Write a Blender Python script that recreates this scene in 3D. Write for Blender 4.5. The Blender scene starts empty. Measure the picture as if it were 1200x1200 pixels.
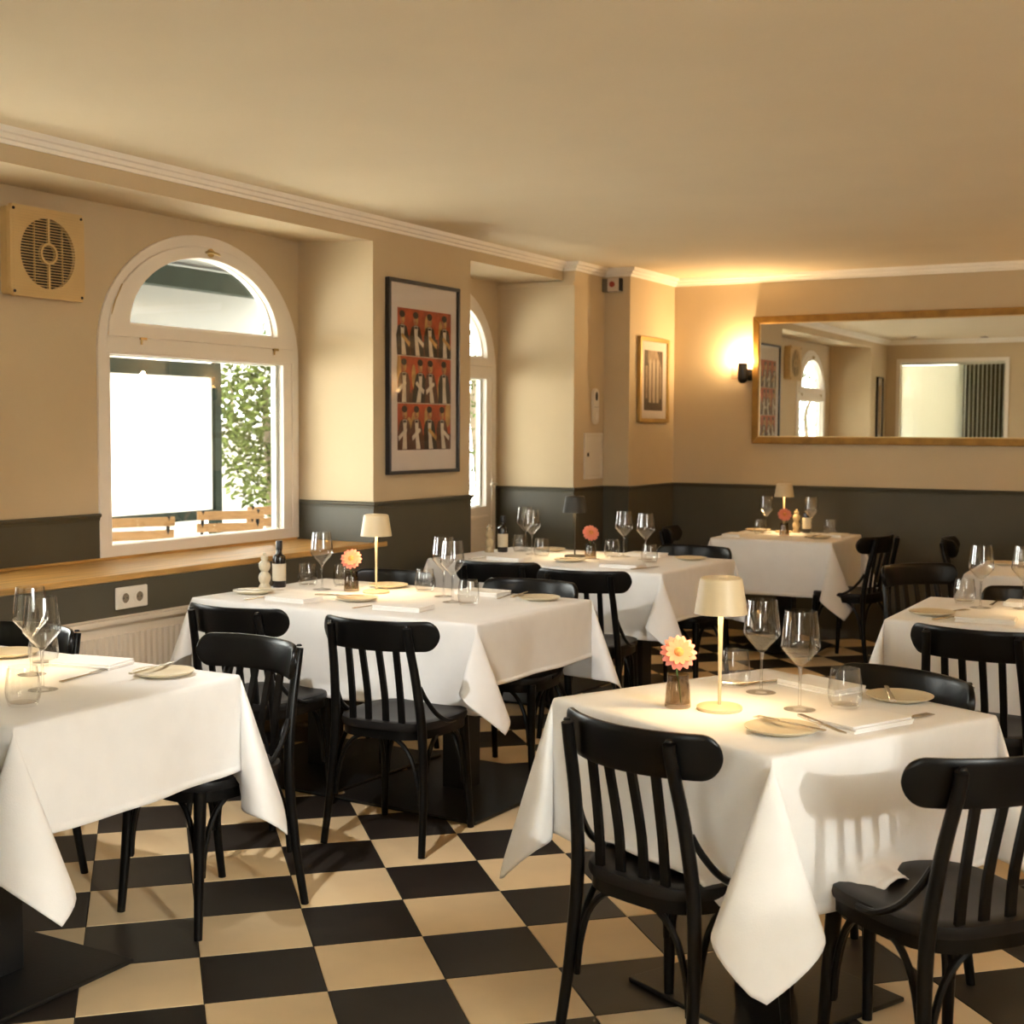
import bpy, bmesh, math, random
import numpy as np
from mathutils import Vector, Matrix
random.seed(4)
SC = bpy.context.scene
COL = SC.collection
PI = math.pi

# ------------------------------------------------------------------ camera
H = 1.46
FPX, YAW, PITCH, ROLL = 1581.286, .5085, -.0621, .005
_F = Vector((-math.sin(YAW)*math.cos(PITCH), math.cos(YAW)*math.cos(PITCH), math.sin(PITCH)))
_R0 = Vector((math.cos(YAW), math.sin(YAW), 0)); _U0 = _R0.cross(_F)
_R = math.cos(ROLL)*_R0 + math.sin(ROLL)*_U0
_U = -math.sin(ROLL)*_R0 + math.cos(ROLL)*_U0
cam_d = bpy.data.cameras.new('camera'); cam = bpy.data.objects.new('camera', cam_d); COL.objects.link(cam)
cam.matrix_world = Matrix(((_R.x, _U.x, -_F.x, 0), (_R.y, _U.y, -_F.y, 0), (_R.z, _U.z, -_F.z, H), (0, 0, 0, 1)))
cam_d.sensor_width = 36; cam_d.lens = 36*FPX/1200; cam_d.clip_start = .05; cam_d.clip_end = 200
cam_d.dof.use_dof = True; cam_d.dof.focus_distance = 4.0; cam_d.dof.aperture_fstop = 5.6
SC.camera = cam

# ------------------------------------------------------------------ world, sun, exposure
SC.view_settings.view_transform = 'Standard'; SC.view_settings.look = 'None'
SC.view_settings.exposure = 0.9; SC.view_settings.gamma = 1.0
SC.view_settings.use_curve_mapping = False
w = bpy.data.worlds.new('world'); SC.world = w; w.use_nodes = True
nt = w.node_tree; nt.nodes.clear()
wo = nt.nodes.new('ShaderNodeOutputWorld'); bg = nt.nodes.new('ShaderNodeBackground')
bg.inputs['Color'].default_value = (1.0, .985, .95, 1); bg.inputs['Strength'].default_value = 10.0
nt.links.new(bg.outputs[0], wo.inputs[0])
sun_d = bpy.data.lights.new('sun', 'SUN'); sun = bpy.data.objects.new('sun', sun_d); COL.objects.link(sun)
SUN_DIR = Vector((-.85, .45, -.30)).normalized()
sun.rotation_euler = SUN_DIR.to_track_quat('-Z', 'Y').to_euler(); sun.location = (6, -2, 5)
sun_d.energy = .72; sun_d.angle = math.radians(1.3); sun_d.color = (1, .96, .93)
SC.cycles.use_denoising = True
SC.cycles.max_bounces = 10; SC.cycles.diffuse_bounces = 6; SC.cycles.glossy_bounces = 5
SC.cycles.transmission_bounces = 8; SC.cycles.transparent_max_bounces = 24
SC.cycles.sample_clamp_indirect = 6; SC.cycles.caustics_reflective = False; SC.cycles.caustics_refractive = False

# ------------------------------------------------------------------ helpers
MATS = {}
def mat(name, col, rough=.6, metal=0, var=.06, vscale=6, bump=0, bscale=60, spec=.5, emit=None, estr=0, stretch=None, trans=0, sheen=0, coat=0):
    if name in MATS: return MATS[name]
    m = bpy.data.materials.new(name); m.use_nodes = True
    n = m.node_tree.nodes; l = m.node_tree.links
    b = n['Principled BSDF']
    tc = n.new('ShaderNodeTexCoord'); mp = n.new('ShaderNodeMapping')
    l.new(tc.outputs['Object'], mp.inputs[0])
    if stretch: mp.inputs['Scale'].default_value = stretch
    no = n.new('ShaderNodeTexNoise'); no.inputs['Scale'].default_value = vscale; no.inputs['Detail'].default_value = 4
    l.new(mp.outputs[0], no.inputs['Vector'])
    cr = n.new('ShaderNodeValToRGB')
    cr.color_ramp.elements[0].position = .3; cr.color_ramp.elements[1].position = .7
    cr.color_ramp.elements[0].color = tuple(max(0, c*(1-var)) for c in col) + (1,)
    cr.color_ramp.elements[1].color = tuple(min(1, c*(1+var)) for c in col) + (1,)
    l.new(no.outputs['Fac'], cr.inputs[0]); l.new(cr.outputs[0], b.inputs['Base Color'])
    b.inputs['Roughness'].default_value = rough; b.inputs['Metallic'].default_value = metal
    b.inputs['Specular IOR Level'].default_value = spec
    if coat: b.inputs['Coat Weight'].default_value = coat; b.inputs['Coat Roughness'].default_value = .15
    if sheen: b.inputs['Sheen Weight'].default_value = sheen
    if trans: b.inputs['Transmission Weight'].default_value = trans
    if emit: b.inputs['Emission Color'].default_value = emit + (1,); b.inputs['Emission Strength'].default_value = estr
    if bump:
        nb = n.new('ShaderNodeTexNoise'); nb.inputs['Scale'].default_value = bscale; nb.inputs['Detail'].default_value = 3
        l.new(mp.outputs[0], nb.inputs['Vector'])
        bp = n.new('ShaderNodeBump'); bp.inputs['Strength'].default_value = bump; bp.inputs['Distance'].default_value = .002
        l.new(nb.outputs['Fac'], bp.inputs['Height']); l.new(bp.outputs[0], b.inputs['Normal'])
    MATS[name] = m; return m

def thin_glass(name, tint=(1, 1, 1), ior=1.45, rough=0.0, boost=0.0, power=5):
    """thin-walled glass: clear transmission and Fresnel reflection"""
    m = bpy.data.materials.new(name); m.use_nodes = True
    n = m.node_tree.nodes; l = m.node_tree.links; n.clear()
    o = n.new('ShaderNodeOutputMaterial'); mx = n.new('ShaderNodeMixShader')
    t = n.new('ShaderNodeBsdfTransparent'); g = n.new('ShaderNodeBsdfGlossy')
    t.inputs[0].default_value = tint + (1,); g.inputs['Roughness'].default_value = rough
    # Schlick reflectance, the same on both faces of the wall
    ge = n.new('ShaderNodeNewGeometry'); dt = n.new('ShaderNodeVectorMath'); dt.operation = 'DOT_PRODUCT'
    l.new(ge.outputs['Incoming'], dt.inputs[0]); l.new(ge.outputs['Normal'], dt.inputs[1])
    ab = n.new('ShaderNodeMath'); ab.operation = 'ABSOLUTE'; l.new(dt.outputs['Value'], ab.inputs[0])
    om = n.new('ShaderNodeMath'); om.operation = 'SUBTRACT'; om.inputs[0].default_value = 1; om.use_clamp = True; l.new(ab.outputs[0], om.inputs[1])
    pw5 = n.new('ShaderNodeMath'); pw5.operation = 'POWER'; pw5.inputs[1].default_value = power; l.new(om.outputs[0], pw5.inputs[0])
    f0 = ((ior-1)/(ior+1))**2
    f = n.new('ShaderNodeMath'); f.operation = 'MULTIPLY_ADD'; f.inputs[1].default_value = 1-f0; f.inputs[2].default_value = f0; l.new(pw5.outputs[0], f.inputs[0])
    tc = n.new('ShaderNodeTexCoord'); no = n.new('ShaderNodeTexNoise'); no.inputs['Scale'].default_value = 3
    l.new(tc.outputs['Object'], no.inputs['Vector'])
    ma = n.new('ShaderNodeMath'); ma.operation = 'MULTIPLY_ADD'; ma.inputs[1].default_value = .012; ma.inputs[2].default_value = boost
    l.new(no.outputs['Fac'], ma.inputs[0])
    ad = n.new('ShaderNodeMath'); ad.operation = 'ADD'; ad.use_clamp = True
    l.new(f.outputs[0], ad.inputs[0]); l.new(ma.outputs[0], ad.inputs[1])
    l.new(ad.outputs[0], mx.inputs[0]); l.new(t.outputs[0], mx.inputs[1]); l.new(g.outputs[0], mx.inputs[2])
    l.new(mx.outputs[0], o.inputs[0]); MATS[name] = m; return m

class MB:
    def __init__(s): s.v = []; s.f = []; s.m = []; s.cur = 0
    def add(s, vs, fs):
        o = len(s.v); s.v += [tuple(q) for q in vs]; s.f += [tuple(i+o for i in f) for f in fs]; s.m += [s.cur]*len(fs); return s
    def box(s, a, b):
        x0, y0, z0 = a; x1, y1, z1 = b
        return s.add([(x0,y0,z0),(x1,y0,z0),(x1,y1,z0),(x0,y1,z0),(x0,y0,z1),(x1,y0,z1),(x1,y1,z1),(x0,y1,z1)],
                     [(0,3,2,1),(4,5,6,7),(0,1,5,4),(1,2,6,5),(2,3,7,6),(3,0,4,7)])
    def prism(s, poly, axis, a, b):
        """poly: 2D ccw points in the other two axes, extruded along axis from a to b"""
        def p3(u, v, t):
            return {'x': (t, u, v), 'y': (u, t, v), 'z': (u, v, t)}[axis]
        n = len(poly); vs = [p3(u, v, a) for u, v in poly] + [p3(u, v, b) for u, v in poly]
        return s.add(vs, [tuple(range(n))[::-1], tuple(range(n, 2*n))] + [(i, (i+1) % n, n+(i+1) % n, n+i) for i in range(n)])
    def ring(s, out, inn, axis, a, b):
        def p3(u, v, t):
            return {'x': (t, u, v), 'y': (u, t, v), 'z': (u, v, t)}[axis]
        n = len(out)
        vs = [p3(u, v, a) for u, v in out] + [p3(u, v, a) for u, v in inn] + [p3(u, v, b) for u, v in out] + [p3(u, v, b) for u, v in inn]
        fs = []
        for i in range(n):
            j = (i+1) % n
            fs += [(i, j, n+j, n+i), (2*n+i, 3*n+i, 3*n+j, 2*n+j), (i, 2*n+i, 2*n+j, j), (n+i, n+j, 3*n+j, 3*n+i)]
        return s.add(vs, fs)
    def tube(s, pts, rad, n=10, cap=True, flat=None):
        P = [Vector(p) for p in pts]; k = len(P)
        if not hasattr(rad, '__len__'): rad = [rad]*k
        up = None; vs = []
        for i in range(k):
            t = (P[min(i+1, k-1)] - P[max(i-1, 0)]).normalized()
            if up is None:
                up = Vector((0, 0, 1)) if abs(t.z) < .9 else Vector((1, 0, 0))
            a = (up - t*up.dot(t)).normalized(); b = t.cross(a); up = a
            for j in range(n):
                q = 2*PI*j/n
                vs.append(P[i] + (a*math.cos(q) + b*math.sin(q)*(flat or 1))*rad[i])
        fs = [(i*n+j, i*n+(j+1) % n, (i+1)*n+(j+1) % n, (i+1)*n+j) for i in range(k-1) for j in range(n)]
        if cap: fs += [tuple(range(n))[::-1], tuple(range((k-1)*n, k*n))]
        return s.add(vs, fs)
    def lathe(s, prof, n=32, c=(0, 0, 0)):
        """prof: (r, z) list; closes on the axis where r==0"""
        vs = []; idx = []
        for r, z in prof:
            if r < 1e-6: idx.append([len(vs)]*n); vs.append((c[0], c[1], c[2]+z))
            else:
                idx.append(list(range(len(vs), len(vs)+n)))
                vs += [(c[0]+r*math.cos(2*PI*j/n), c[1]+r*math.sin(2*PI*j/n), c[2]+z) for j in range(n)]
        fs = []
        for i in range(len(prof)-1):
            for j in range(n):
                k = (j+1) % n
                q = [idx[i][j], idx[i][k], idx[i+1][k], idx[i+1][j]]
                u = []
                for x in q:
                    if x not in u: u.append(x)
                if len(u) > 2: fs.append(tuple(u))
        return s.add(vs, fs)
    def mesh(s, name, mats, smooth=False, angle=40):
        me = bpy.data.meshes.new(name); me.from_pydata(s.v, [], s.f)
        if not isinstance(mats, (list, tuple)): mats = [mats]
        for m in mats: me.materials.append(m)
        me.polygons.foreach_set('material_index', s.m)
        bm = bmesh.new(); bm.from_mesh(me); bmesh.ops.recalc_face_normals(bm, faces=bm.faces)
        if smooth:
            for f in bm.faces: f.smooth = True
            lim = math.radians(angle)
            for e in bm.edges:
                if len(e.link_faces) == 2 and e.calc_face_angle(0) > lim: e.smooth = False
        bm.to_mesh(me); bm.free(); me.update(); return me
    def build(s, name, mats, parent=None, smooth=False, bevel=0, **kw):
        o = bpy.data.objects.new(name, s.mesh(name, mats, smooth)); COL.objects.link(o)
        if parent: o.parent = parent
        if bevel:
            bv = o.modifiers.new('bevel', 'BEVEL'); bv.width = bevel; bv.segments = 2; bv.limit_method = 'ANGLE'
        return o

def tag(o, label=None, cat=None, group=None, kind=None):
    if label: o['label'] = label
    if cat: o['category'] = cat
    if group: o['group'] = group
    if kind: o['kind'] = kind
    return o
def empty(name, loc=(0, 0, 0), rz=0):
    o = bpy.data.objects.new(name, None); COL.objects.link(o); o.empty_display_size = .1
    o.location = loc; o.rotation_euler = (0, 0, rz); return o
def copy_tree(o, parent=None):
    c = o.copy(); COL.objects.link(c); c.parent = parent
    for ch in [x for x in KIDS.get(o.name, [])]: copy_tree_child(ch, c)
    return c
KIDS = {}
def copy_tree_child(ch, parent):
    c = ch.copy(); COL.objects.link(c); c.parent = parent
    for g in KIDS.get(ch.name, []): copy_tree_child(g, c)
def register(o):
    KIDS[o.name] = list(o.children)
    for c in o.children: register(c)
class Proto:
    """build once, then hand out the first and copies of it"""
    def __init__(s, fn): s.fn = fn; s.first = None; s.used = False
    def get(s, loc, rz, label, cat, group=None):
        if s.first is None: s.first = s.fn(); register(s.first)
        o = s.first if not s.used else copy_tree(s.first)
        s.used = True
        o.location = loc; o.rotation_euler = (0, 0, rz)
        tag(o, label, cat, group); return o
def sweep(path, prof, name, m, parent=None, closed_ends=True):
    """moulding with profile (offset to the right of the path, z) swept with mitred corners"""
    P = [Vector((x, y)) for x, y in path]; k = len(P); mb = MB(); vs = []; n = len(prof)
    for i in range(k):
        d0 = (P[i]-P[i-1]).normalized() if i > 0 else None
        d1 = (P[i+1]-P[i]).normalized() if i < k-1 else None
        r0 = Vector((d0.y, -d0.x)) if d0 else None; r1 = Vector((d1.y, -d1.x)) if d1 else None
        if r0 is None: off = r1
        elif r1 is None: off = r0
        else:
            b = (r0 + r1).normalized(); off = b/max(.3, b.dot(r1))
        for o, z in prof:
            q = P[i] + off*o; vs.append((q.x, q.y, z))
    fs = [(i*n+j, i*n+(j+1) % n, (i+1)*n+(j+1) % n, (i+1)*n+j) for i in range(k-1) for j in range(n)]
    fs += [tuple(range(n)), tuple(range((k-1)*n, k*n))]
    mb.add(vs, fs); return mb.build(name, m, parent)

# ------------------------------------------------------------------ materials
wall_m = mat('wall_paint', (.57, .455, .295), .85, var=.03, vscale=3, bump=.25, bscale=140)
ceil_m = mat('ceiling_paint', (.74, .63, .46), .9, var=.02, vscale=2, bump=.15, bscale=120)
trim_m = mat('cornice_white', (.92, .88, .81), .7, var=.02)
dado_m = mat('dado_green_grey', (.068, .061, .040), .55, var=.06, vscale=5, bump=.2, bscale=90)
white_m = mat('window_white', (.80, .74, .66), .45, var=.02)
oak_m = mat('ledge_oak', (.50, .28, .08), .45, var=.3, vscale=5, stretch=(14, .7, 14), bump=.15, bscale=20)
black_m = mat('black_lacquer', (.0042, .0038, .0034), .3, var=.2, vscale=12, spec=.2)
seat_m = mat('dark_seat', (.008, .007, .0068), .42, var=.25, vscale=14, spec=.25)
pedestal_m = mat('black_iron', (.006, .006, .006), .45, var=.2, bump=.2, bscale=80)
tiledark_m = mat('tile_black', (.021, .017, .0145), .42, var=.35, vscale=2.2, spec=.3)
tilelight_m = mat('tile_cream', (.76, .585, .355), .42, var=.12, vscale=2.2, spec=.3)
grout_m = mat('grout', (.06, .05, .04), .9)
cloth_m = mat('tablecloth_linen', (.81, .80, .785), .9, var=.02, vscale=14, bump=.35, bscale=380, sheen=.1)
napkin_m = mat('napkin_linen', (.84, .83, .81), .9, var=.03, vscale=12, bump=.3, bscale=300)
wood_m = mat('table_wood', (.05, .03, .02), .6, var=.2)
gold_m = mat('gold_frame', (.30, .155, .03), .42, metal=.5, var=.25, vscale=12, bump=.2, bscale=60)
mirror_m = mat('mirror_silver', (.86, .87, .84), .0, metal=1, var=0)
plate_m = mat('cream_plate', (.66, .57, .40), .35, var=.04)
steel_m = mat('cutlery_steel', (.62, .58, .52), .22, metal=1, var=.1, vscale=20)
brass_m = mat('brass', (.50, .36, .16), .3, metal=1, var=.15, vscale=20)
lamp_cream_m = mat('lamp_cream', (.62, .50, .31), .45, var=.03)
lamp_dark_m = mat('lamp_bronze', (.035, .032, .026), .5, var=.1, spec=.3)
bulb_m = mat('lamp_diffuser', (1, .85, .6), .5, emit=(1, .72, .38), estr=9)
mill_m = mat('mill_wood', (.50, .40, .24), .5, var=.25, vscale=5, stretch=(20, 20, 1.5))
millw_m = mat('mill_pale', (.56, .50, .37), .5, var=.15, vscale=5, stretch=(20, 20, 1.5))
bottle_m = mat('dark_bottle', (.012, .008, .007), .12, var=.2, spec=.6)
label_m = mat('bottle_label', (.62, .55, .42), .7, var=.08)
petal_m = mat('petal_pink', (.68, .215, .16), .6, var=.15, vscale=30)
petal2_m = mat('petal_inner', (.64, .20, .11), .6, var=.15, vscale=30)
heart_m = mat('flower_heart', (.55, .20, .05), .8, var=.4, vscale=120)
stem_m = mat('flower_stem', (.10, .17, .04), .6, var=.2)
plastic_m = mat('white_plastic', (.72, .66, .56), .4, var=.02)
fan_m = mat('fan_plastic', (.60, .42, .19), .45, var=.04)
dark_m = mat('dark_inside', (.012, .010, .012), .7, var=.2)
radiator_m = mat('radiator_white', (.66, .56, .43), .4, var=.02)
glass_m = thin_glass('drinking_glass', (.97, .97, .965), 1.6, 0, .012, 3.4)
tumbler_m = thin_glass('tumbler_glass', (.975, .975, .97), 1.5, 0, .004, 4)
vase_m = thin_glass('smoked_glass', (.70, .64, .56), 1.5, 0, .01)
stem_glass_m = mat('stem_glass', (.97, .97, .96), .0, var=0, trans=1)
_n = stem_glass_m.node_tree.nodes; _l = stem_glass_m.node_tree.links
_t = _n.new('ShaderNodeBsdfTransparent'); _m = _n.new('ShaderNodeMixShader'); _m.inputs[0].default_value = .6
_l.new(_n['Principled BSDF'].outputs[0], _m.inputs[1]); _l.new(_t.outputs[0], _m.inputs[2]); _l.new(_m.outputs[0], _n['Material Output'].inputs[0])
pane_m = thin_glass('window_glass', (.96, .98, .96), 1.45, 0, 0)
picglass_m = thin_glass('picture_glass', (.97, .97, .97), 1.35, .02, 0)

# ------------------------------------------------------------------ room dimensions
A = -4.126        # main plane of the left wall
XR = -4.618       # back of the window recesses
B = 9.345         # back wall
ZC = 2.56         # ceiling
Y0, Y1 = 2.50, 5.889     # first recess
Y2, Y3 = 6.885, 8.08     # second recess
XP, YP, XP2 = -4.036, 8.543, -3.842
XE = -4.72        # outer face of the left wall
YN = 1.75         # partition with the blind
ZL = .848         # top of window ledge
XW = 2.0          # right wall
# ------------------------------------------------------------------ floor of single tiles
floor = MB().box((XE, -2.7, -.12), (XW+.1, B+.2, -.004)).build('floor', grout_m); tag(floor, kind='structure')
TS = .31273; TA = .772; TO = Vector((-1.8786*H, 1.7421*H))
e1 = Vector((math.cos(TA), math.sin(TA))); e2 = Vector((-math.sin(TA), math.cos(TA)))
tile_me = []
for m_ in (tiledark_m, tilelight_m):
    g = TS/2-.0012; b_ = .0015
    mb = MB(); vs = []
    for (zz, gg) in ((-.01, g), (-b_, g), (0, g-b_)):
        vs += [(-gg, -gg, zz), (gg, -gg, zz), (gg, gg, zz), (-gg, gg, zz)]
    mb.add(vs, [(8, 9, 10, 11)] + [(4*k+i, 4*k+(i+1) % 4, 4*k+4+(i+1) % 4, 4*k+4+i) for k in (0, 1) for i in range(4)])
    tile_me.append(mb.mesh('floor_tile', m_))
cells = []
for i in range(-30, 45):
    for j in range(-30, 45):
        c = TO + e1*(i+.5)*TS + e2*(j+.5)*TS
        if not (A-.1 < c.x < XW-.1 and -2.4 < c.y < B-.05): continue
        if c.x < -2.3 and c.y < YN: continue
        d = Vector((c.x, c.y, -H)); dep = d.dot(_F)
        px = 600+FPX*d.dot(_R)/dep if dep > .3 else 9999; py = 600-FPX*d.dot(_U)/dep if dep > .3 else 9999
        vis = -40 < px < 1240 and py < 1260
        cells.append((not vis, dep, i, j, c))
cells.sort(key=lambda q: q[:2])
rest = MB()
for k, (nv, dep, i, j, c) in enumerate(cells):
    lightt = (i+j) % 2
    if k < 300 and not nv:
        o = bpy.data.objects.new('floor_tile', tile_me[lightt]); COL.objects.link(o); o.parent = floor
        o.location = (c.x, c.y, random.uniform(-.0006, 0)); o.rotation_euler = (0, 0, TA)
    else:
        rest.cur = lightt; g = TS/2-.0012
        q = [c + e1*a*g + e2*b*g for a, b in ((-1, -1), (1, -1), (1, 1), (-1, 1))]
        rest.add([(p.x, p.y, -.01) for p in q] + [(p.x, p.y, 0) for p in q], [(4, 5, 6, 7)] + [(t, (t+1) % 4, 4+(t+1) % 4, 4+t) for t in range(4)])
tag(rest.build('floor_tile_field', [tiledark_m, tilelight_m], floor), kind='stuff')

# ------------------------------------------------------------------ walls
def arch_pts(yc, hw, z0, zs, rise, n=28, inset=0):
    """outline, ccw seen with y to the right: bottom-left, bottom-right, then the arch from right to left"""
    hw -= inset; rise -= inset; z0 += inset
    p = [(yc-hw, z0), (yc+hw, z0)]
    for k in range(n+1):
        t = PI*k/n; p.append((yc+hw*math.cos(t), zs+rise*math.sin(t)))
    return p
WINS = {1: (5.150, .722, .858, 1.815, .583), 2: (3.28, .56, .858, 1.815, .555), 3: (7.50, .535, .03, 1.815, .565)}
wl = MB()
wl.box((XE, YN-.12, 0), (A, Y0, ZC+.02))
wl.box((XE, Y0, 0), (A, Y1, ZL-.028))                 # parapet below the ledge
wl.box((XE, Y0, 2.462), (A, Y1, ZC+.02))              # header over the recess
wl.prism([(A, 2.4367), (A, 2.4625), (XR, 2.4625)], 'y', Y0, Y1)
wl.box((XE, Y1, 0), (A, Y2, ZC+.02))
wl.box((XE, Y2, 2.444), (A, Y3, ZC+.02))
wl.box((XE, Y3, 0), (XP, YP, ZC+.02))
wl.box((XE, YP, 0), (XP2, B, ZC+.02))
def wall_hole(mb, y0, y1, z0, z1, win):
    yc, hw, zb, zs, rise = WINS[win]
    if zb > z0+.01: mb.box((XE, yc-hw, z0), (XR, yc+hw, zb))
    mb.box((XE, y0, z0), (XR, yc-hw, z1)); mb.box((XE, yc+hw, z0), (XR, y1, z1))
    n = 28; ar = arch_pts(yc, hw, zb, zs, rise, n)[2:]
    for k in range(n):
        (ya, za), (yb, zb2) = ar[k], ar[k+1]
        mb.prism([(yb, zb2), (ya, za), (ya, z1), (yb, z1)], 'x', XE, XR)
wall_hole(wl, Y0, 4.3, ZL-.028, 2.47, 2)
wall_hole(wl, 4.3, Y1, ZL-.028, 2.47, 1)
wall_hole(wl, Y2, Y3, 0, 2.45, 3)
tag(wl.build('wall_left', wall_m), kind='structure')
tag(MB().box((XE, B, 0), (XW+.1, B+.15, ZC+.02)).build('wall_back', wall_m), kind='structure')
wr = MB()
WY0, WY1, WZ0, WZ1 = -.35, 1.75, 1.42, 2.46
wr.box((XW, -2.7, 0), (XW+.1, WY0, ZC+.02)).box((XW, WY1, 0), (XW+.1, B, ZC+.02))
wr.box((XW, WY0, 0), (XW+.1, WY1, WZ0)).box((XW, WY0, WZ1), (XW+.1, WY1, ZC+.02))
tag(wr.build('wall_right', wall_m), kind='structure')
wb = MB()
RX0, RX1, RZ0, RZ1 = -1.0, 0.0, 1.0, 2.1
wb.box((-2.4, -2.8, 0), (RX0, -2.7, ZC+.02)).box((RX1, -2.8, 0), (XW+.1, -2.7, ZC+.02))
wb.box((RX0, -2.8, 0), (RX1, -2.7, RZ0)).box((RX0, -2.8, RZ1), (RX1, -2.7, ZC+.02))
wb.box((-2.4, -2.7, 0), (-2.3, YN-.12, ZC+.02))
tag(wb.build('wall_rear', wall_m), kind='structure')
# partition with a glazed opening behind the left foreground table (seen in the mirror)
PX0, PX1, PZ0, PZ1 = -4.0, -2.68, .35, 2.33
wp = MB()
wp.box((A, YN-.12, 0), (PX0, YN, ZC+.02)).box((PX1, YN-.12, 0), (-2.3, YN, ZC+.02))
wp.box((PX0, YN-.12, 0), (PX1, YN, PZ0)).box((PX0, YN-.12, PZ1), (PX1, YN, ZC+.02))
tag(wp.build('wall_partition', wall_m), kind='structure')
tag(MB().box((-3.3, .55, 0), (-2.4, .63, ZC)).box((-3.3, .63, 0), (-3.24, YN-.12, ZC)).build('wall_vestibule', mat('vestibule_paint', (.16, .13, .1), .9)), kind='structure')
tag(MB().box((XE-.1, -2.8, ZC), (XW+.1, B+.15, ZC+.15)).build('ceiling', ceil_m), kind='structure')

tag(MB().box((-4.8, .0, 0), (-3.3, .12, 1.95)).build('wall_sky_block', mat('sky_block_paint', (.5, .47, .38), .9)), kind='structure')  # added wall, placed to block the low sky behind the partition
# cornice, dado panelling and rail, baseboard
CPATH = [(-2.3, YN), (A, YN), (A, Y3), (XP, Y3), (XP, YP), (XP2, YP), (XP2, B), (XW, B)]
tag(sweep(CPATH, [(0, 2.504), (.011, 2.504), (.013, 2.518), (.027, 2.521), (.033, 2.537), (.05, 2.540), (.057, 2.56), (0, 2.56)], 'trim_1', trim_m), kind='structure')
wy = {k: (v[0]-v[1], v[0]+v[1]) for k, v in WINS.items()}
DP = [[(XR, wy[2][1]), (XR, wy[1][0])], [(XR, wy[1][1]), (XR, Y1), (A, Y1), (A, Y2), (XR, Y2), (XR, wy[3][0])],
      [(XR, wy[3][1]), (XR, Y3), (XP, Y3), (XP, YP), (XP2, YP), (XP2, B), (XW, B)],
      [(-2.3, YN), (PX1+.02, YN)], [(A, YN), (A, Y0), (XR, Y0), (XR, wy[2][0])]]
ZD = 1.064
for k, pth in enumerate(DP):
    z0 = ZL-.02 if k == 0 else .0
    tag(sweep(pth, [(0, z0), (.005, z0), (.005, ZD-.02), (0, ZD-.02)], 'wall_dado_%d' % (k+1), dado_m), kind='structure')
    tag(sweep(pth, [(0, ZD-.036), (.008, ZD-.034), (.011, ZD-.02), (.019, ZD-.014), (.021, ZD-.005), (.015, ZD), (0, ZD)], 'trim_%d' % (k+2), dado_m), kind='structure')
tag(sweep([(A, Y0), (A, Y1)], [(0, 0), (.005, 0), (.005, ZL-.03), (0, ZL-.03)], 'wall_dado_6', dado_m), kind='structure')
tag(MB().box((XR+.004, Y3-.02, 2.405), (XP, Y3, 2.432)).build('trim_8', wall_m), kind='structure')

# oak window ledge
lg = MB().box((XR, Y0+.005, ZL-.026), (A+.012, Y1, ZL)).box((A, Y1, ZL-.026), (A+.012, Y1+.115, ZL)).box((XR, Y0+.005, ZL), (XR+.014, wy[1][1]-.02, ZL+.012))
tag(lg.build('window_ledge', oak_m, bevel=.003), 'long oak window ledge running below the arched window', 'ledge')

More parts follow.
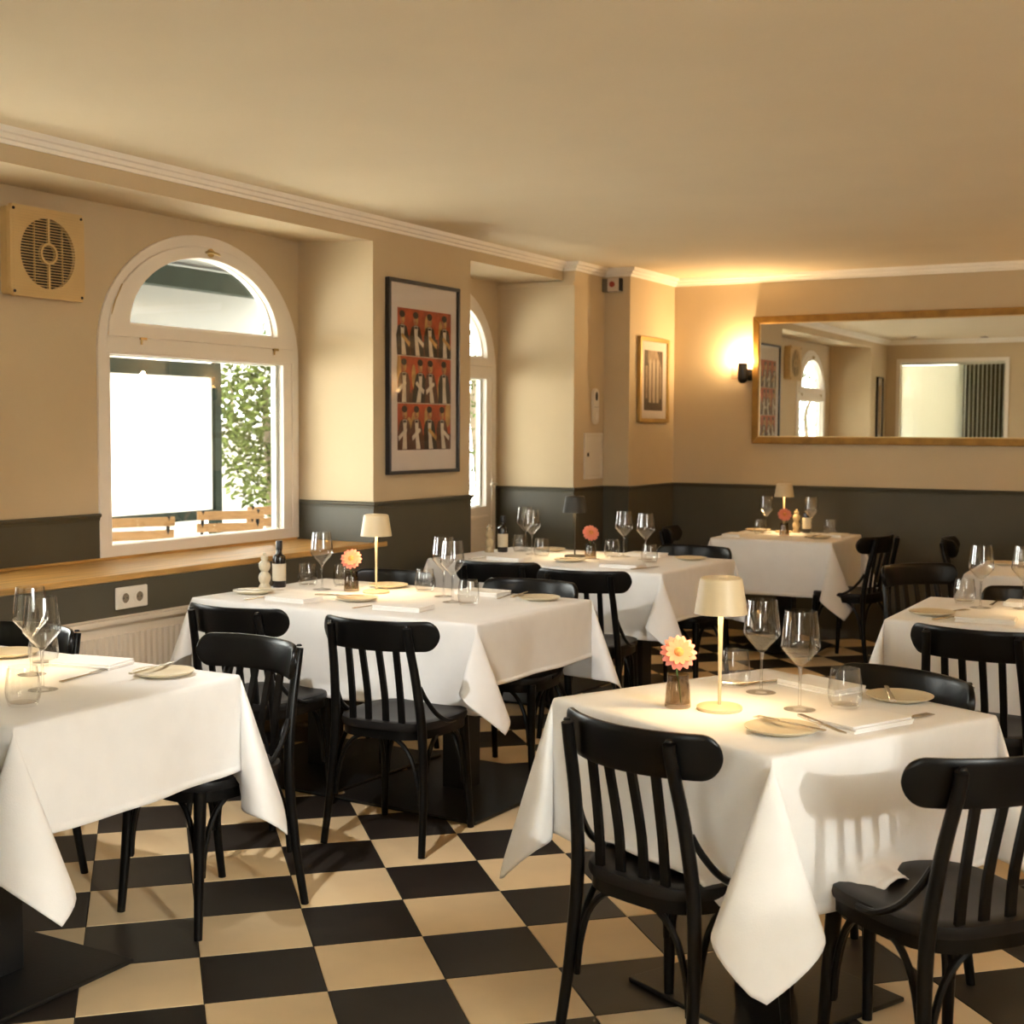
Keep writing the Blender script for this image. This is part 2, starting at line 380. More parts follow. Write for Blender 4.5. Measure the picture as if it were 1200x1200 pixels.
# ------------------------------------------------------------------ arched windows
def arched_window(n, panel=None):
    yc, hw, zb, zs, rise = WINS[n]
    root = empty(('door_%d' if panel else 'window_%d') % n, (XR, yc, zb)); tag(root, kind='structure')
    if panel: root.name = 'door_1'
    X0, X1 = XR-.07, XR+.012
    def part(mb, name, m, parent=root, **k):
        mb.v = [(x-XR, y-yc, z-zb) for x, y, z in mb.v]; return mb.build(name, m, parent, **k)
    part(MB().ring(arch_pts(yc, hw, zb, zs, rise), arch_pts(yc, hw, zb, zs, rise, inset=.055), 'x', X0, X1), 'frame', white_m, bevel=.004)
    # arched fanlight sash
    zg = 1.93 if not panel else 1.93
    ghw = hw*.738; gr = rise*.83*.76
    def dloop(h, z0, r, nn=24):
        return [(yc+h*math.cos(PI*k/nn), z0+r*math.sin(PI*k/nn)) for k in range(nn+1)]
    so_ = dloop(hw-.055, 1.872, rise+zs-1.872-.055); si_ = dloop(ghw, zg, rise+zs-zg-.112)
    part(MB().ring(so_, si_, 'x', X0+.015, X1+.012), 'fanlight_sash', white_m, bevel=.004)
    part(MB().prism(dloop(ghw, zg, rise+zs-zg-.112), 'x', XR-.03, XR-.026), 'pane', pane_m)
    part(MB().ring(si_, dloop(ghw-.012, zg+.012, rise+zs-zg-.126), 'x', XR-.026, XR-.012), 'glazing_bead', white_m)
    part(MB().box((X0, yc-hw+.05, 1.80), (X1+.002, yc+hw-.05, 1.872)), 'transom', white_m, bevel=.003)
    zl = panel or .908
    y0, y1 = yc-hw+.055, yc+hw-.055
    def rect(a, b, c, d): return [(a, c), (b, c), (b, d), (a, d)]
    part(MB().ring(rect(y0, y1, zb+.02, 1.80), rect(y0+.02, y1-.07, zl, 1.79), 'x', X0+.01, X1-.004), 'lower_sash', white_m, bevel=.003)
    part(MB().box((XR-.03, y0+.02, zl), (XR-.026, y1-.07, 1.79)), 'pane', pane_m)
    part(MB().ring(rect(y0+.02, y1-.07, zl, 1.79), rect(y0+.028, y1-.092, zl+.006, 1.784), 'x', XR-.06, XR-.03), 'glazing_bead', mat('bead_white', (.86, .84, .8), .4))
    if panel:
        part(MB().box((X1-.004, y0+.06, .12), (X1+.006, y1-.09, zl-.14)).box((X1-.004, y0+.02, zl-.085), (X1+.01, y1-.05, zl-.06)), 'door_panel', white_m, bevel=.004)
    else:
        for yy in (-.62, .72):
            part(MB().box((X1, yc+yy*hw-.02, 1.862), (X1+.012, yc+yy*hw+.02, 1.874)).tube([(X1+.008, yc+yy*hw-.012, 1.868), (X1+.008, yc+yy*hw-.012, 1.84)], .005, 6), 'hinge', brass_m)
        a_ = -.52
        part(MB().tube([(X1+.008, yc-hw*.90, 1.96), (X1+.014, yc-hw*.87, 2.03), (X1+.008, yc-hw*.80, 2.11)], .0035, 6), 'stay_arm', brass_m)
        lt = MB().tube([(X1+.013, yc+.01, zs+rise-.082), (X1+.02, yc+.01, zs+rise-.082)], .022, 14)
        lt.tube([(X1+.02, yc-.03, zs+rise-.084), (X1+.032, yc+.0, zs+rise-.079), (X1+.034, yc+.045, zs+rise-.086), (X1+.026, yc+.065, zs+rise-.089)], [.006, .008, .007, .005], 8)
        part(lt, 'latch', brass_m, smooth=True)
    return root
arched_window(1); arched_window(2); arched_window(3, .93)
hnd = MB().box((0, -.012, -.06), (.01, .012, .06)).tube([(.01, 0, .03), (.04, 0, .03), (.045, -.01, .03), (.045, -.09, .03)], .008, 8)
d1 = bpy.data.objects['door_1']; ho = hnd.build('door_handle', plastic_m, d1, smooth=True); ho.location = (.02, WINS[3][1]-.07, 1.02)
# right hand and rear window frames (out of the picture; the daylight comes through them)
def plain_window(name, p0, p1, z0, z1, nm):
    root = empty(name, (*p0, z0)); tag(root, kind='structure')
    d = Vector(p1)-Vector(p0); L = d.length; ang = math.atan2(d.y, d.x); root.rotation_euler = (0, 0, ang); h = z1-z0
    MB().ring([(0, 0), (L, 0), (L, h), (0, h)], [(.05, .05), (L-.05, .05), (L-.05, h-.05), (.05, h-.05)], 'y', .02, .08).build('frame', white_m, root)
    for k in range(1, nm): MB().box((L*k/nm-.02, .03, .05), (L*k/nm+.02, .07, h-.05)).build('mullion', white_m, root)
    for k in range(nm): MB().box((L*k/nm+.021, .048, .05), (L*(k+1)/nm-.021, .052, h-.05)).build('pane', pane_m, root)
plain_window('window_4', (XW, WY1), (XW, WY0), WZ0, WZ1, 1)
plain_window('window_5', (RX0, -2.8), (RX1, -2.8), RZ0, RZ1, 2)
# partition window and its vertical blind
pw = empty('window_6', (PX0, YN-.12, PZ0)); tag(pw, kind='structure')
LW, LH = PX1-PX0, PZ1-PZ0
MB().ring([(0, 0), (LW, 0), (LW, LH), (0, LH)], [(.045, .045), (LW-.045, .045), (LW-.045, LH-.045), (.045, LH-.045)], 'y', .03, .135).build('frame', white_m, pw)
MB().box((.045, .085, .045), (LW-.045, .089, LH-.045)).build('pane', pane_m, pw)
vb = empty('vertical_blind', (PX0, YN-.12, PZ0)); tag(vb, 'white vertical slat blind in the partition window, seen in the mirror', 'blind')
MB().box((.03, .035, LH-.075), (LW-.03, .07, LH-.046)).build('headrail', white_m, vb)
blind_m = mat('blind_fabric', (.80, .79, .68), .8, var=.03)
nb_ = blind_m.node_tree.nodes; lb_ = blind_m.node_tree.links      # thin fabric lets daylight through
tb_ = nb_.new('ShaderNodeBsdfTranslucent'); tb_.inputs[0].default_value = (.9, .88, .8, 1); mb_ = nb_.new('ShaderNodeMixShader'); mb_.inputs[0].default_value = .6
lb_.new(nb_['Principled BSDF'].outputs[0], mb_.inputs[1]); lb_.new(tb_.outputs[0], mb_.inputs[2]); lb_.new(mb_.outputs[0], nb_['Material Output'].inputs[0])
ns = 25
sl_me = MB().box((-.027, -.0008, 0), (.027, .0008, LH-.13)).mesh('slat', blind_m)
for k in range(ns):
    o = bpy.data.objects.new('slat', sl_me); COL.objects.link(o); o.parent = vb
    o.location = (.07+(LW-.14)*k/(ns-1), .052, .052); o.rotation_euler = (0, 0, math.radians(9 if k < 15 else 66))

# ------------------------------------------------------------------ wall fittings
def wall_thing(name, label, cat, loc, rz=0): 
    o = empty(name, loc, rz); return tag(o, label, cat)
# radiator below the ledge (front faces +x)
rd = wall_thing('radiator', 'white ribbed panel radiator below the oak ledge', 'radiator', (A+.012, 3.95, .13))
RL = 1.5; RH = .54
body = MB().box((.0, -RL/2, 0), (.05, RL/2, RH-.012))
nrib = 42
for k in range(nrib):
    y = -RL/2+.05+(RL-.1)*(k+.5)/nrib; wv = (RL-.1)/nrib*.33
    body.prism([(.05, y-wv), (.062, y-wv*.55), (.062, y+wv*.55), (.05, y+wv)], 'z', .05, RH-.06)
body.build('panel', radiator_m, rd)
gr = MB().box((-.004, -RL/2-.006, RH-.012), (.0, RL/2+.006, RH+.006)).box((.06, -RL/2-.006, RH-.012), (.066, RL/2+.006, RH+.006))
for k in range(60):
    y = -RL/2+RL*(k+.5)/60; gr.box((-.002, y-.004, RH-.004), (.062, y+.004, RH+.003))
gr.build('top_grille', radiator_m, rd)
for s in (-1, 1):
    MB().box((-.002, s*RL/2-.004, 0), (.062, s*RL/2+.004, RH-.004)).build('side_cover', radiator_m, rd)
    MB().box((.0, s*RL*.3-.02, -.13), (.04, s*RL*.3+.02, 0)).build('foot', radiator_m, rd)
# double socket
sk = wall_thing('wall_socket', 'white double power socket on the dark wall below the ledge', 'socket', (A+.005, 4.122, .748))
MB().box((0, -.09, -.046), (.011, .09, .046)).build('plate', plastic_m, sk, bevel=.006)
for s in (-1, 1):
    q = MB()
    ou = [(s*.04+.031*math.cos(t*PI/12), .031*math.sin(t*PI/12)) for t in range(24)]; inn = [(s*.04+.021*math.cos(t*PI/12), .021*math.sin(t*PI/12)) for t in range(24)]
    q.ring(ou, inn, 'x', .009, .015); q.build('socket_ring', plastic_m, sk, smooth=True)
    q = MB().prism(inn, 'x', .0112, .0118); q.build('recess', mat('socket_shade', (.20, .16, .11), .6), sk)
    q = MB()
    for t in (-1, 1): q.tube([(.0118, s*.04+t*.0095, 0), (.0125, s*.04+t*.0095, 0)], .003, 8)
    q.build('contact_holes', dark_m, sk)
# extractor fan
fn = wall_thing('extractor_fan', 'square yellowed extractor fan with round dark grille on the wall', 'fan', (XR, 4.095, 2.188))
FW, FHh = .2, .188
MB().box((0, -FW+.006, -FHh+.006), (.055, FW-.006, FHh-.006)).build('housing', fan_m, fn, bevel=.012)
R0 = .148; nn = 48
ci = [(R0*math.cos(2*PI*t/nn), R0*math.sin(2*PI*t/nn)) for t in range(nn)]
sq = []
for (c_, s_) in ci:
    k_ = min(FW/abs(c_) if abs(c_) > 1e-6 else 9, FHh/abs(s_) if abs(s_) > 1e-6 else 9); sq.append((c_*k_, s_*k_))
MB().ring(sq, ci, 'x', .055, .075).build('front_plate', fan_m, fn)
MB().prism(ci, 'x', .0551, .057).build('dark_opening', dark_m, fn)
gl = MB()
nsl = 30
for k in range(nsl):
    z = -FHh+.016+(2*FHh-.032)*k/(nsl-1)
    gl.box((.066, -FW+.014, z-.0015), (.0775, FW-.014, z+.0015))
gl.build('louvre_slats', fan_m, fn)
rg = MB().ring([(.046*math.cos(t*PI/16), .046*math.sin(t*PI/16)) for t in range(32)], [(.036*math.cos(t*PI/16), .036*math.sin(t*PI/16)) for t in range(32)], 'x', .066, .081)
rg.build('hub_ring', fan_m, fn, smooth=True)
MB().box((.07, -.005, .045), (.08, .005, R0)).box((.07, -.005, -R0), (.08, .005, -.045)).box((.07, -.0765, -.13), (.078, -.0745, .13)).box((.07, .0745, -.13), (.078, .0765, .13)).build('grille_bar', fan_m, fn)
for s in (-1, 1):
    for t in (-1, 1): MB().tube([(.075, s*(FW-.018), t*(FHh-.018)), (.079, s*(FW-.018), t*(FHh-.018))], .006, 10).build('screw', dark_m, fn)

# large print in a black frame
def framed(name, label, yc, z0, z1, hw, x, fw, fm, matm, depth=.03, win=None):
    """picture hung on a wall that faces +x"""
    r = wall_thing(name, label, 'picture', (x, yc, z0)); h = z1-z0
    MB().ring([(-hw, 0), (hw, 0), (hw, h), (-hw, h)], [(-hw+fw, fw), (hw-fw, fw), (hw-fw, h-fw), (-hw+fw, h-fw)], 'x', 0.001, depth).build('frame', fm, r, bevel=.002)
    MB().box((.001, -hw+fw, fw), (.012, hw-fw, h-fw)).build('mount', matm, r)
    MB().box((depth-.009, -hw+fw, fw), (depth-.007, hw-fw, h-fw)).build('glazing', picglass_m, r)
    return r
frame_black = mat('frame_black', (.012, .011, .014), .35)
mount_m = mat('picture_mount', (.78, .70, .64), .9, var=.02)
pic = framed('framed_print', 'large black-framed red print of waiters on the pier between the windows', 6.362, 1.205, 2.262, .363, A, .02, frame_black, mount_m)
pm = [mat('print_red', (.46, .07, .02), .8, var=.5, vscale=9), mat('print_black', (.02, .012, .012), .8), mat('print_white', (.74, .66, .54), .8, var=.15, vscale=30),
      mat('print_skin', (.40, .17, .08), .8, var=.4, vscale=25), mat('print_ochre', (.55, .32, .10), .8, var=.35, vscale=20), mat('print_brown', (.10, .035, .02), .8, var=.5, vscale=15)]
pr = MB(); py0, py1, pz0, pz1 = -.262, .285, .132, .905
pr.cur = 0; pr.box((.012, py0, pz0), (.0124, py1, pz1))
rr = random.Random(11)
def el(cy, cz, a, b, x, n=12): pr.prism([(cy+a*math.cos(2*PI*t/n), cz+b*math.sin(2*PI*t/n)) for t in range(n)], 'x', .0124, x)
cw, chh = (py1-py0)/4, (pz1-pz0)/3
for j in range(3):
    for i in range(4):
        cy = py0+cw*(i+.5)+rr.uniform(-.008, .008); z0_ = pz0+chh*j; ln = rr.uniform(-.022, .022); e_ = .00003*(i+4*j)
        pr.cur = 5; pr.box((.0124, py0+cw*i, z0_), (.0125, py0+cw*(i+1), z0_+rr.uniform(.05, .11)))
        pr.cur = 4; el(cy+rr.choice((-1, 1))*.045, z0_+rr.uniform(.08, .2), rr.uniform(.018, .03), rr.uniform(.04, .08), .0126+e_)
        pr.cur = 1 if rr.random() < .65 else 5
        pr.prism([(cy-.064, z0_+.003), (cy+.064, z0_+.003), (cy+.06+ln, z0_+.11), (cy+.042+ln, z0_+.158), (cy+ln, z0_+.176), (cy-.042+ln, z0_+.158), (cy-.06+ln, z0_+.11)], 'x', .0124, .0128+e_)
        pr.cur = 2
        pr.prism([(cy-.02, z0_+.004), (cy+.024, z0_+.004), (cy+.016+ln, z0_+.10), (cy+.02+ln, z0_+.166), (cy-.018+ln, z0_+.166), (cy-.012+ln, z0_+.1)], 'x', .0128, .0130+e_)
        if rr.random() < .7:
            pr.cur = rr.choice((2, 4)); sgn = rr.choice((-1, 1))
            pr.prism([(cy+sgn*.055, z0_+.05), (cy+sgn*.062, z0_+.075), (cy-sgn*.005, z0_+.115), (cy-sgn*.012, z0_+.095)][::sgn], 'x', .0128, .0132+e_)
            el(cy-sgn*.012, z0_+.108, .013, .012, .0133+e_)
        pr.cur = 3; el(cy+ln, z0_+.2, .025, .033, .0131+e_)
        pr.cur = 4; el(cy+ln+.008, z0_+.196, .012, .022, .0132+e_)
        pr.cur = 1; el(cy+ln-.002, z0_+.224, .027, .019, .0133+e_); pr.box((.0131, cy+ln-.015, z0_+.150), (.0134+e_, cy+ln+.015, z0_+.163))
        pr.cur = 0; pr.prism([(cy+ln-.012, z0_+.182), (cy+ln+.012, z0_+.182), (cy+ln, z0_+.188)], 'x', .0131, .0134+e_)
for j in (1, 2):
    pr.cur = 2; pr.box((.0133, py0, pz0+chh*j-.003), (.0134, py1, pz0+chh*j+.001))
pr.build('print', pm, pic)
# small gold framed photograph on the column
pic2 = framed('framed_photograph', 'small gold-framed sepia photograph on the column left of the mirror', 8.934, 1.505, 2.105, .262, XP2, .028, mat('thin_gold', (.50, .33, .11), .4, metal=.55, var=.15), mount_m, .028)
q2 = MB(); sep = [mat('sepia_pale', (.30, .21, .14), .8, var=.4, vscale=12), mat('sepia_dark', (.05, .03, .022), .8, var=.5, vscale=20), mat('sepia_light', (.50, .40, .30), .8, var=.1)]
q2.box((.012, -.165, .085), (.0124, .165, .51))
q2.cur = 1; q2.box((.0124, -.165, .085), (.0126, .165, .17))
for c_ in (-.15, -.09, -.03, .045, .105, .155): q2.box((.0124, c_-.012, .1), (.0128, c_+.008, .42))
q2.box((.0124, -.165, .40), (.0127, -.1, .51)); q2.prism([(.06, .51), (.165, .51), (.165, .36)], 'x', .0124, .0127)
q2.cur = 2
for c_ in (-.06, .01, .075): q2.prism([(c_-.022, .14)]+[(c_+.022, .14)]+[(c_+.022*math.cos(PI*t/8), .40+.05*math.sin(PI*t/8)) for t in range(9)], 'x', .0124, .0129)
q2.build('print', sep, pic2)
# narrow picture on the near pier (mirror view)
pic3 = framed('narrow_picture', 'narrow black-framed tan picture visible only in the mirror', 2.12, 1.30, 2.10, .13, A, .016, frame_black, mount_m)
q3 = MB().box((.012, -.07, .1), (.0124, .07, .7)); q3.cur = 1
for z in (.2, .4, .6): q3.prism([(-.015, z-.05), (.02, z-.03), (.012, z+.05), (-.02, z+.03)], 'x', .0124, .0127)
q3.build('print', [mat('tan_paper', (.50, .33, .12), .8, var=.1), mat('tan_mark', (.25, .12, .04), .8)], pic3)

# mirror on the back wall
mx0, mx1, mz0, mz1, mf = -3.228, -.45, 1.357, 2.263, .05
mr = wall_thing('wall_mirror', 'wide gold-framed mirror hanging on the back wall', 'mirror', (mx0, B, mz0))
ML, MH = mx1-mx0, mz1-mz0
def bar(poly, y0, y1, nm): return MB().prism(poly, 'y', y0, y1).build(nm, gold_m, mr, bevel=.006)
bar([(0, 0), (ML, 0), (ML-mf, mf), (mf, mf)], -.035, -.001, 'frame_bar'); bar([(0, MH), (mf, MH-mf), (ML-mf, MH-mf), (ML, MH)], -.035, -.001, 'frame_bar')
bar([(0, 0), (mf, mf), (mf, MH-mf), (0, MH)], -.035, -.001, 'frame_bar'); bar([(ML, 0), (ML, MH), (ML-mf, MH-mf), (ML-mf, mf)], -.035, -.001, 'frame_bar')
MB().box((mf-.004, -.02, mf-.004), (ML-mf+.004, -.014, MH-mf+.004)).build('mirror_glass', mirror_m, mr)
MB().ring([(mf-.002, mf-.002), (ML-mf+.002, mf-.002), (ML-mf+.002, MH-mf+.002), (mf-.002, MH-mf+.002)], [(mf+.006, mf+.006), (ML-mf-.006, mf+.006), (ML-mf-.006, MH-mf-.006), (mf+.006, MH-mf-.006)], 'y', -.026, -.019).build('inner_lip', mat('pale_gold', (.7, .52, .25), .35, metal=.7), mr)

# wall sconce: black cup lamp shining upwards
sconce_black = mat('sconce_black', (.012, .011, .012), .25)
def make_sconce():
    sc = empty('wall_sconce')
    MB().box((-.115, -.004, .005), (-.02, 0, .105)).build('shadow_plate', mat('sconce_shadow', (.42, .29, .17), .5, var=.05), sc)  # thin tan plate standing in for the sconce's cast shadow on the wall
    MB().tube([(.035, -.0, .035), (.035, -.03, .035)], .043, 20).build('wall_rose', sconce_black, sc, smooth=True)
    MB().tube([(.035, -.02, .035), (.02, -.05, .035), (-.0, -.075, .04)], .014, 10).build('arm', sconce_black, sc, smooth=True)
    c_ = MB().lathe([(0, -.03), (.018, -.026), (.032, -.012), (.036, .008), (.036, .118), (.033, .118), (.033, .02), (0, .015)], 28, (-.002, -.08, 0))
    c_.build('cup', sconce_black, sc, smooth=True)
    MB().lathe([(0, .03), (.022, .034), (.026, .06), (.02, .082), (0, .09)], 16, (-.002, -.08, 0)).build('bulb', mat('sconce_bulb', (1, .9, .7), .4, emit=(1, .70, .36), estr=60), sc, smooth=True)
    return sc
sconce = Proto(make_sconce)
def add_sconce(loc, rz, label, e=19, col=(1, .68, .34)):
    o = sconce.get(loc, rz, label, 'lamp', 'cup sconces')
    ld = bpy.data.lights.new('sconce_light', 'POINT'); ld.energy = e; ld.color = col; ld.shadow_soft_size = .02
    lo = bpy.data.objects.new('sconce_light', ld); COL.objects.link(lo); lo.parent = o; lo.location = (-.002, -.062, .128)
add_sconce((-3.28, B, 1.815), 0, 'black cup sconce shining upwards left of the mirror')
add_sconce((-.20, B, 1.815), 0, 'added unseen black cup sconce on the back wall right of the mirror', 14)  # added out of view for warm light at the right of the room
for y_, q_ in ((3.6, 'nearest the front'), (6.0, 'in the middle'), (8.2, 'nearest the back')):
    add_sconce((XW, y_, 1.815), -PI/2, 'added unseen black cup sconce on the right wall, ' + q_, 14, (1, .60, .25))  # added out of view as warm fill for the right-hand ceiling and walls
# alarm sounder, thermostat, fuse cabinet on the column
al = wall_thing('alarm_sounder', 'small grey alarm box with a red button high on the column', 'alarm', (-3.968, YP, 2.445))
MB().box((-.068, -.045, -.045), (-.02, -.001, .045)).build('bracket', mat('alarm_grey', (.13, .11, .08), .5), al, bevel=.003)
MB().box((-.025, -.05, -.045), (.06, -.001, .047)).build('box', mat('alarm_white', (.55, .47, .38), .4), al, bevel=.004)
MB().tube([(.012, -.05, .004), (.012, -.056, .004)], .02, 20).build('red_button', mat('alarm_red', (.28, .03, .02), .4), al, smooth=True)
MB().box((.06, -.048, -.042), (.074, -.004, .046)).build('end_cap', dark_m, al, bevel=.004)
th = wall_thing('thermostat', 'slim white room controller with dark oval sensor on the column', 'thermostat', (XP, 8.385, 1.49))
def rounded(hw, h, n=8): return [(hw*math.cos(PI*t/n), h-hw+hw*math.sin(PI*t/n)) for t in range(n+1)] + [(hw*math.cos(PI+PI*t/n), hw+hw*math.sin(PI+PI*t/n)) for t in range(n+1)]
MB().prism(rounded(.042, .245), 'x', .0, .022).build('body', plastic_m, th, bevel=.004)
MB().prism([(.018*math.cos(t*PI/10), .19+.03*math.sin(t*PI/10)) for t in range(20)], 'x', .022, .024).build('sensor', dark_m, th)
MB().prism([(.02*math.cos(t*PI/10), .055+.025*math.sin(t*PI/10)) for t in range(20)], 'x', .022, .027).build('dial', white_m, th)
MB().box((.0221, -.032, .115), (.0228, .032, .118)).build('seam', mat('seam_grey', (.3, .27, .22), .6), th)
fc = wall_thing('fuse_cabinet', 'flat white fuse cabinet with small lock on the column', 'cabinet', (XP, 8.372, 1.115))
MB().ring([(-.14, 0), (.14, 0), (.14, .315), (-.14, .315)], [(-.12, .02), (.12, .02), (.12, .295), (-.12, .295)], 'x', 0, .014).build('frame', plastic_m, fc, bevel=.002)
MB().box((0, -.118, .022), (.011, .118, .293)).build('door', plastic_m, fc)
MB().box((.011, -.105, .155), (.016, -.085, .18)).build('lock', dark_m, fc)
# ceiling spots near the partition (two seen in the mirror) and one added over the aisle
def make_spot():
    r = empty('ceiling_spot')
    MB().lathe([(.03, -.001), (.05, -.001), (.05, -.006), (.046, -.012), (.03, -.012), (.03, -.001)], 24).build('rim', steel_m, r, smooth=True)
    MB().lathe([(0, -.002), (.03, -.002), (.03, -.004), (0, -.004)], 20).build('lens', dark_m, r)
    return r
spot = Proto(make_spot)
for x_, y_, lb in ((-3.66, 2.42, 'recessed ceiling spot in the mirror, left one'), (-2.92, 2.05, 'recessed ceiling spot in the mirror, right one'), (-2.25, 2.0, 'added unseen ceiling spot above the aisle, lighting the middle long table')):
    o = spot.get((x_, y_, ZC), 0, lb, 'spotlight', 'recessed spots')
ld = bpy.data.lights.new('fill_spot', 'SPOT'); ld.energy = 105; ld.color = (1, .97, .93); ld.spot_size = math.radians(66); ld.spot_blend = .7; ld.shadow_soft_size = .025  # added fill light, brightens the near side of the middle long table
lo = bpy.data.objects.new('fill_spot', ld); COL.objects.link(lo); lo.parent = o; lo.location = (0, 0, -.03)
lo.rotation_euler = Vector((-.85, 2.55, -2.1)).to_track_quat('-Z', 'Y').to_euler()

# ------------------------------------------------------------------ chairs
def lerp(a, b, t): return a+(b-a)*t
def smoothpath(pts, n=5):
    P = [Vector(p) for p in pts]; out = []
    for i in range(len(P)-1):
        p0, p1, p2, p3 = P[max(i-1, 0)], P[i], P[i+1], P[min(i+2, len(P)-1)]
        for k in range(n):
            t = k/n
            out.append(.5*((2*p1)+(-p0+p2)*t+(2*p0-5*p1+4*p2-p3)*t*t+(-p0+3*p1-3*p2+p3)*t**3))
    out.append(P[-1]); return out
SEAT_Z = .45
def make_chair():
    c = empty('bistro_chair')
    # seat: rounded trapezoid, wider at the front
    def outline(k, n=40):
        p = []
        for t in range(n):
            a = 2*PI*t/n; cs, sn = math.cos(a), math.sin(a)
            ex = .62
            x = abs(cs)**ex*math.copysign(1, cs); y = abs(sn)**ex*math.copysign(1, sn)
            p.append((x*(.196+.012*y)*k, y*.202*k+.005))
        return p
    mb = MB(); n = 40; rings = [(1, SEAT_Z-.03), (1.015, SEAT_Z-.018), (1.0, SEAT_Z-.004), (.93, SEAT_Z), (.75, SEAT_Z-.006), (.4, SEAT_Z-.011)]
    vs = []
    for k, z in rings: vs += [(x, y, z) for x, y in outline(k)]
    fs = [(i*n+j, i*n+(j+1) % n, (i+1)*n+(j+1) % n, (i+1)*n+j) for i in range(len(rings)-1) for j in range(n)]
    fs += [tuple(range(n))[::-1], tuple(range((len(rings)-1)*n, len(rings)*n))]
    mb.add(vs, fs).build('seat', seat_m, c, smooth=True)
    mb = MB(); o_, i_ = outline(.97), outline(.86)
    mb.ring(o_, i_, 'z', SEAT_Z-.062, SEAT_Z-.03); mb.build('seat_rim', black_m, c, smooth=True)
    # bent top rail, ends curved forward
    def railpt(s):           # s in -1..1
        a = s*.74; r = .335
        return Vector((r*math.sin(a), -.232 + r*(1-math.cos(a)), 0))
    mb = MB(); ks = 36; vs = []; sec = 14
    for k in range(ks+1):
        s = -math.cos(PI*k/ks); p = railpt(s); tng = (railpt(min(1, s+.01))-railpt(max(-1, s-.01))).normalized(); nrm = Vector((tng.y, -tng.x, 0))
        e = max(0, (abs(s)-.80)/.20); hh = .053*math.sqrt(max(.0004, 1-e*e)) if e > 0 else .053
        th_ = .0095
        for q in range(sec):
            a = 2*PI*q/sec; cs, sn = math.cos(a), math.sin(a)
            u = th_*abs(cs)**.5*math.copysign(1, cs); v = hh*abs(sn)**.45*math.copysign(1, sn)
            w_ = p + nrm*(u + (v*.12)); vs.append((w_.x, w_.y, .752+v))
    fs = [(i*sec+j, i*sec+(j+1) % sec, (i+1)*sec+(j+1) % sec, (i+1)*sec+j) for i in range(ks) for j in range(sec)] + [tuple(range(sec)), tuple(range(ks*sec, (ks+1)*sec))]
    mb.add(vs, fs).build('top_rail', black_m, c, smooth=True)
    # rear legs running up as back posts (behind the rail)
    for s in (-1, 1):
        pth = smoothpath([(s*.196, -.215, 0), (s*.186, -.185, .2), (s*.174, -.172, .42), (s*.162, -.195, .60), (s*.152, -.228, .74), (s*.151, -.236, .785)], 4)
        rr_ = [lerp(.0125, .0165, min(1, p.z/.4)) if p.z < .5 else lerp(.0165, .0145, (p.z-.5)/.3) for p in pth]
        MB().tube(pth, rr_, 10).build('rear_leg', black_m, c, smooth=True)
        MB().lathe([(0, .006), (.007, .005), (.0095, 0), (0, -.002)], 10, (s*.151, -.237, .79)).build('post_cap', black_m, c, smooth=True)
        pth = smoothpath([(s*.182, .182, 0), (s*.172, .168, .2), (s*.163, .155, SEAT_Z-.03)], 4)
        MB().tube(pth, [lerp(.0125, .0195, p.z/.42) for p in pth], 10).build('front_leg', black_m, c, smooth=True)
        # hip brace from post to seat side
        MB().tube(smoothpath([(s*.168, -.176, .575), (s*.178, -.150, .53), (s*.190, -.10, .475), (s*.196, -.03, SEAT_Z-.012), (s*.196, .03, SEAT_Z-.018)], 4), .0085, 8).build('hip_brace', black_m, c, smooth=True)
    for x in (-.096, -.034, .034, .096):
        xt = x*.98; yt = -.232 + .335*(1-math.cos(math.asin(xt/.335)))+.006
        pth = smoothpath([(x*1.02, -.176, SEAT_Z-.012), (x, -.186, .55), (xt, yt, .71)], 4)
        mb = MB(); vs = []
        for p in pth: vs += [(p.x-.0115, p.y-.005, p.z), (p.x+.0115, p.y-.005, p.z), (p.x+.0115, p.y+.005, p.z), (p.x-.0115, p.y+.005, p.z)]
        kk = len(pth)
        mb.add(vs, [(i*4+j, i*4+(j+1) % 4, (i+1)*4+(j+1) % 4, (i+1)*4+j) for i in range(kk-1) for j in range(4)] + [(0, 1, 2, 3), tuple(range(kk*4-4, kk*4))]).build('back_slat', black_m, c)
    # bentwood hoops between neighbouring legs
    corners = [(-.182, -.18), (.182, -.18), (.17, .165), (-.17, .165)]
    for k in range(4):
        a, b = Vector(corners[k]), Vector(corners[(k+1) % 4])
        pts = []
        for t, z in ((.03, .17), (.05, .24), (.13, .33), (.28, .387), (.5, .402), (.72, .387), (.87, .33), (.95, .24), (.97, .17)):
            p = a.lerp(b, t); pts.append((p.x*.985, p.y*.985, z))
        MB().tube(smoothpath(pts, 3), .0085, 8).build('leg_hoop', black_m, c, smooth=True)
    return c
chair = Proto(make_chair)
D = math.radians
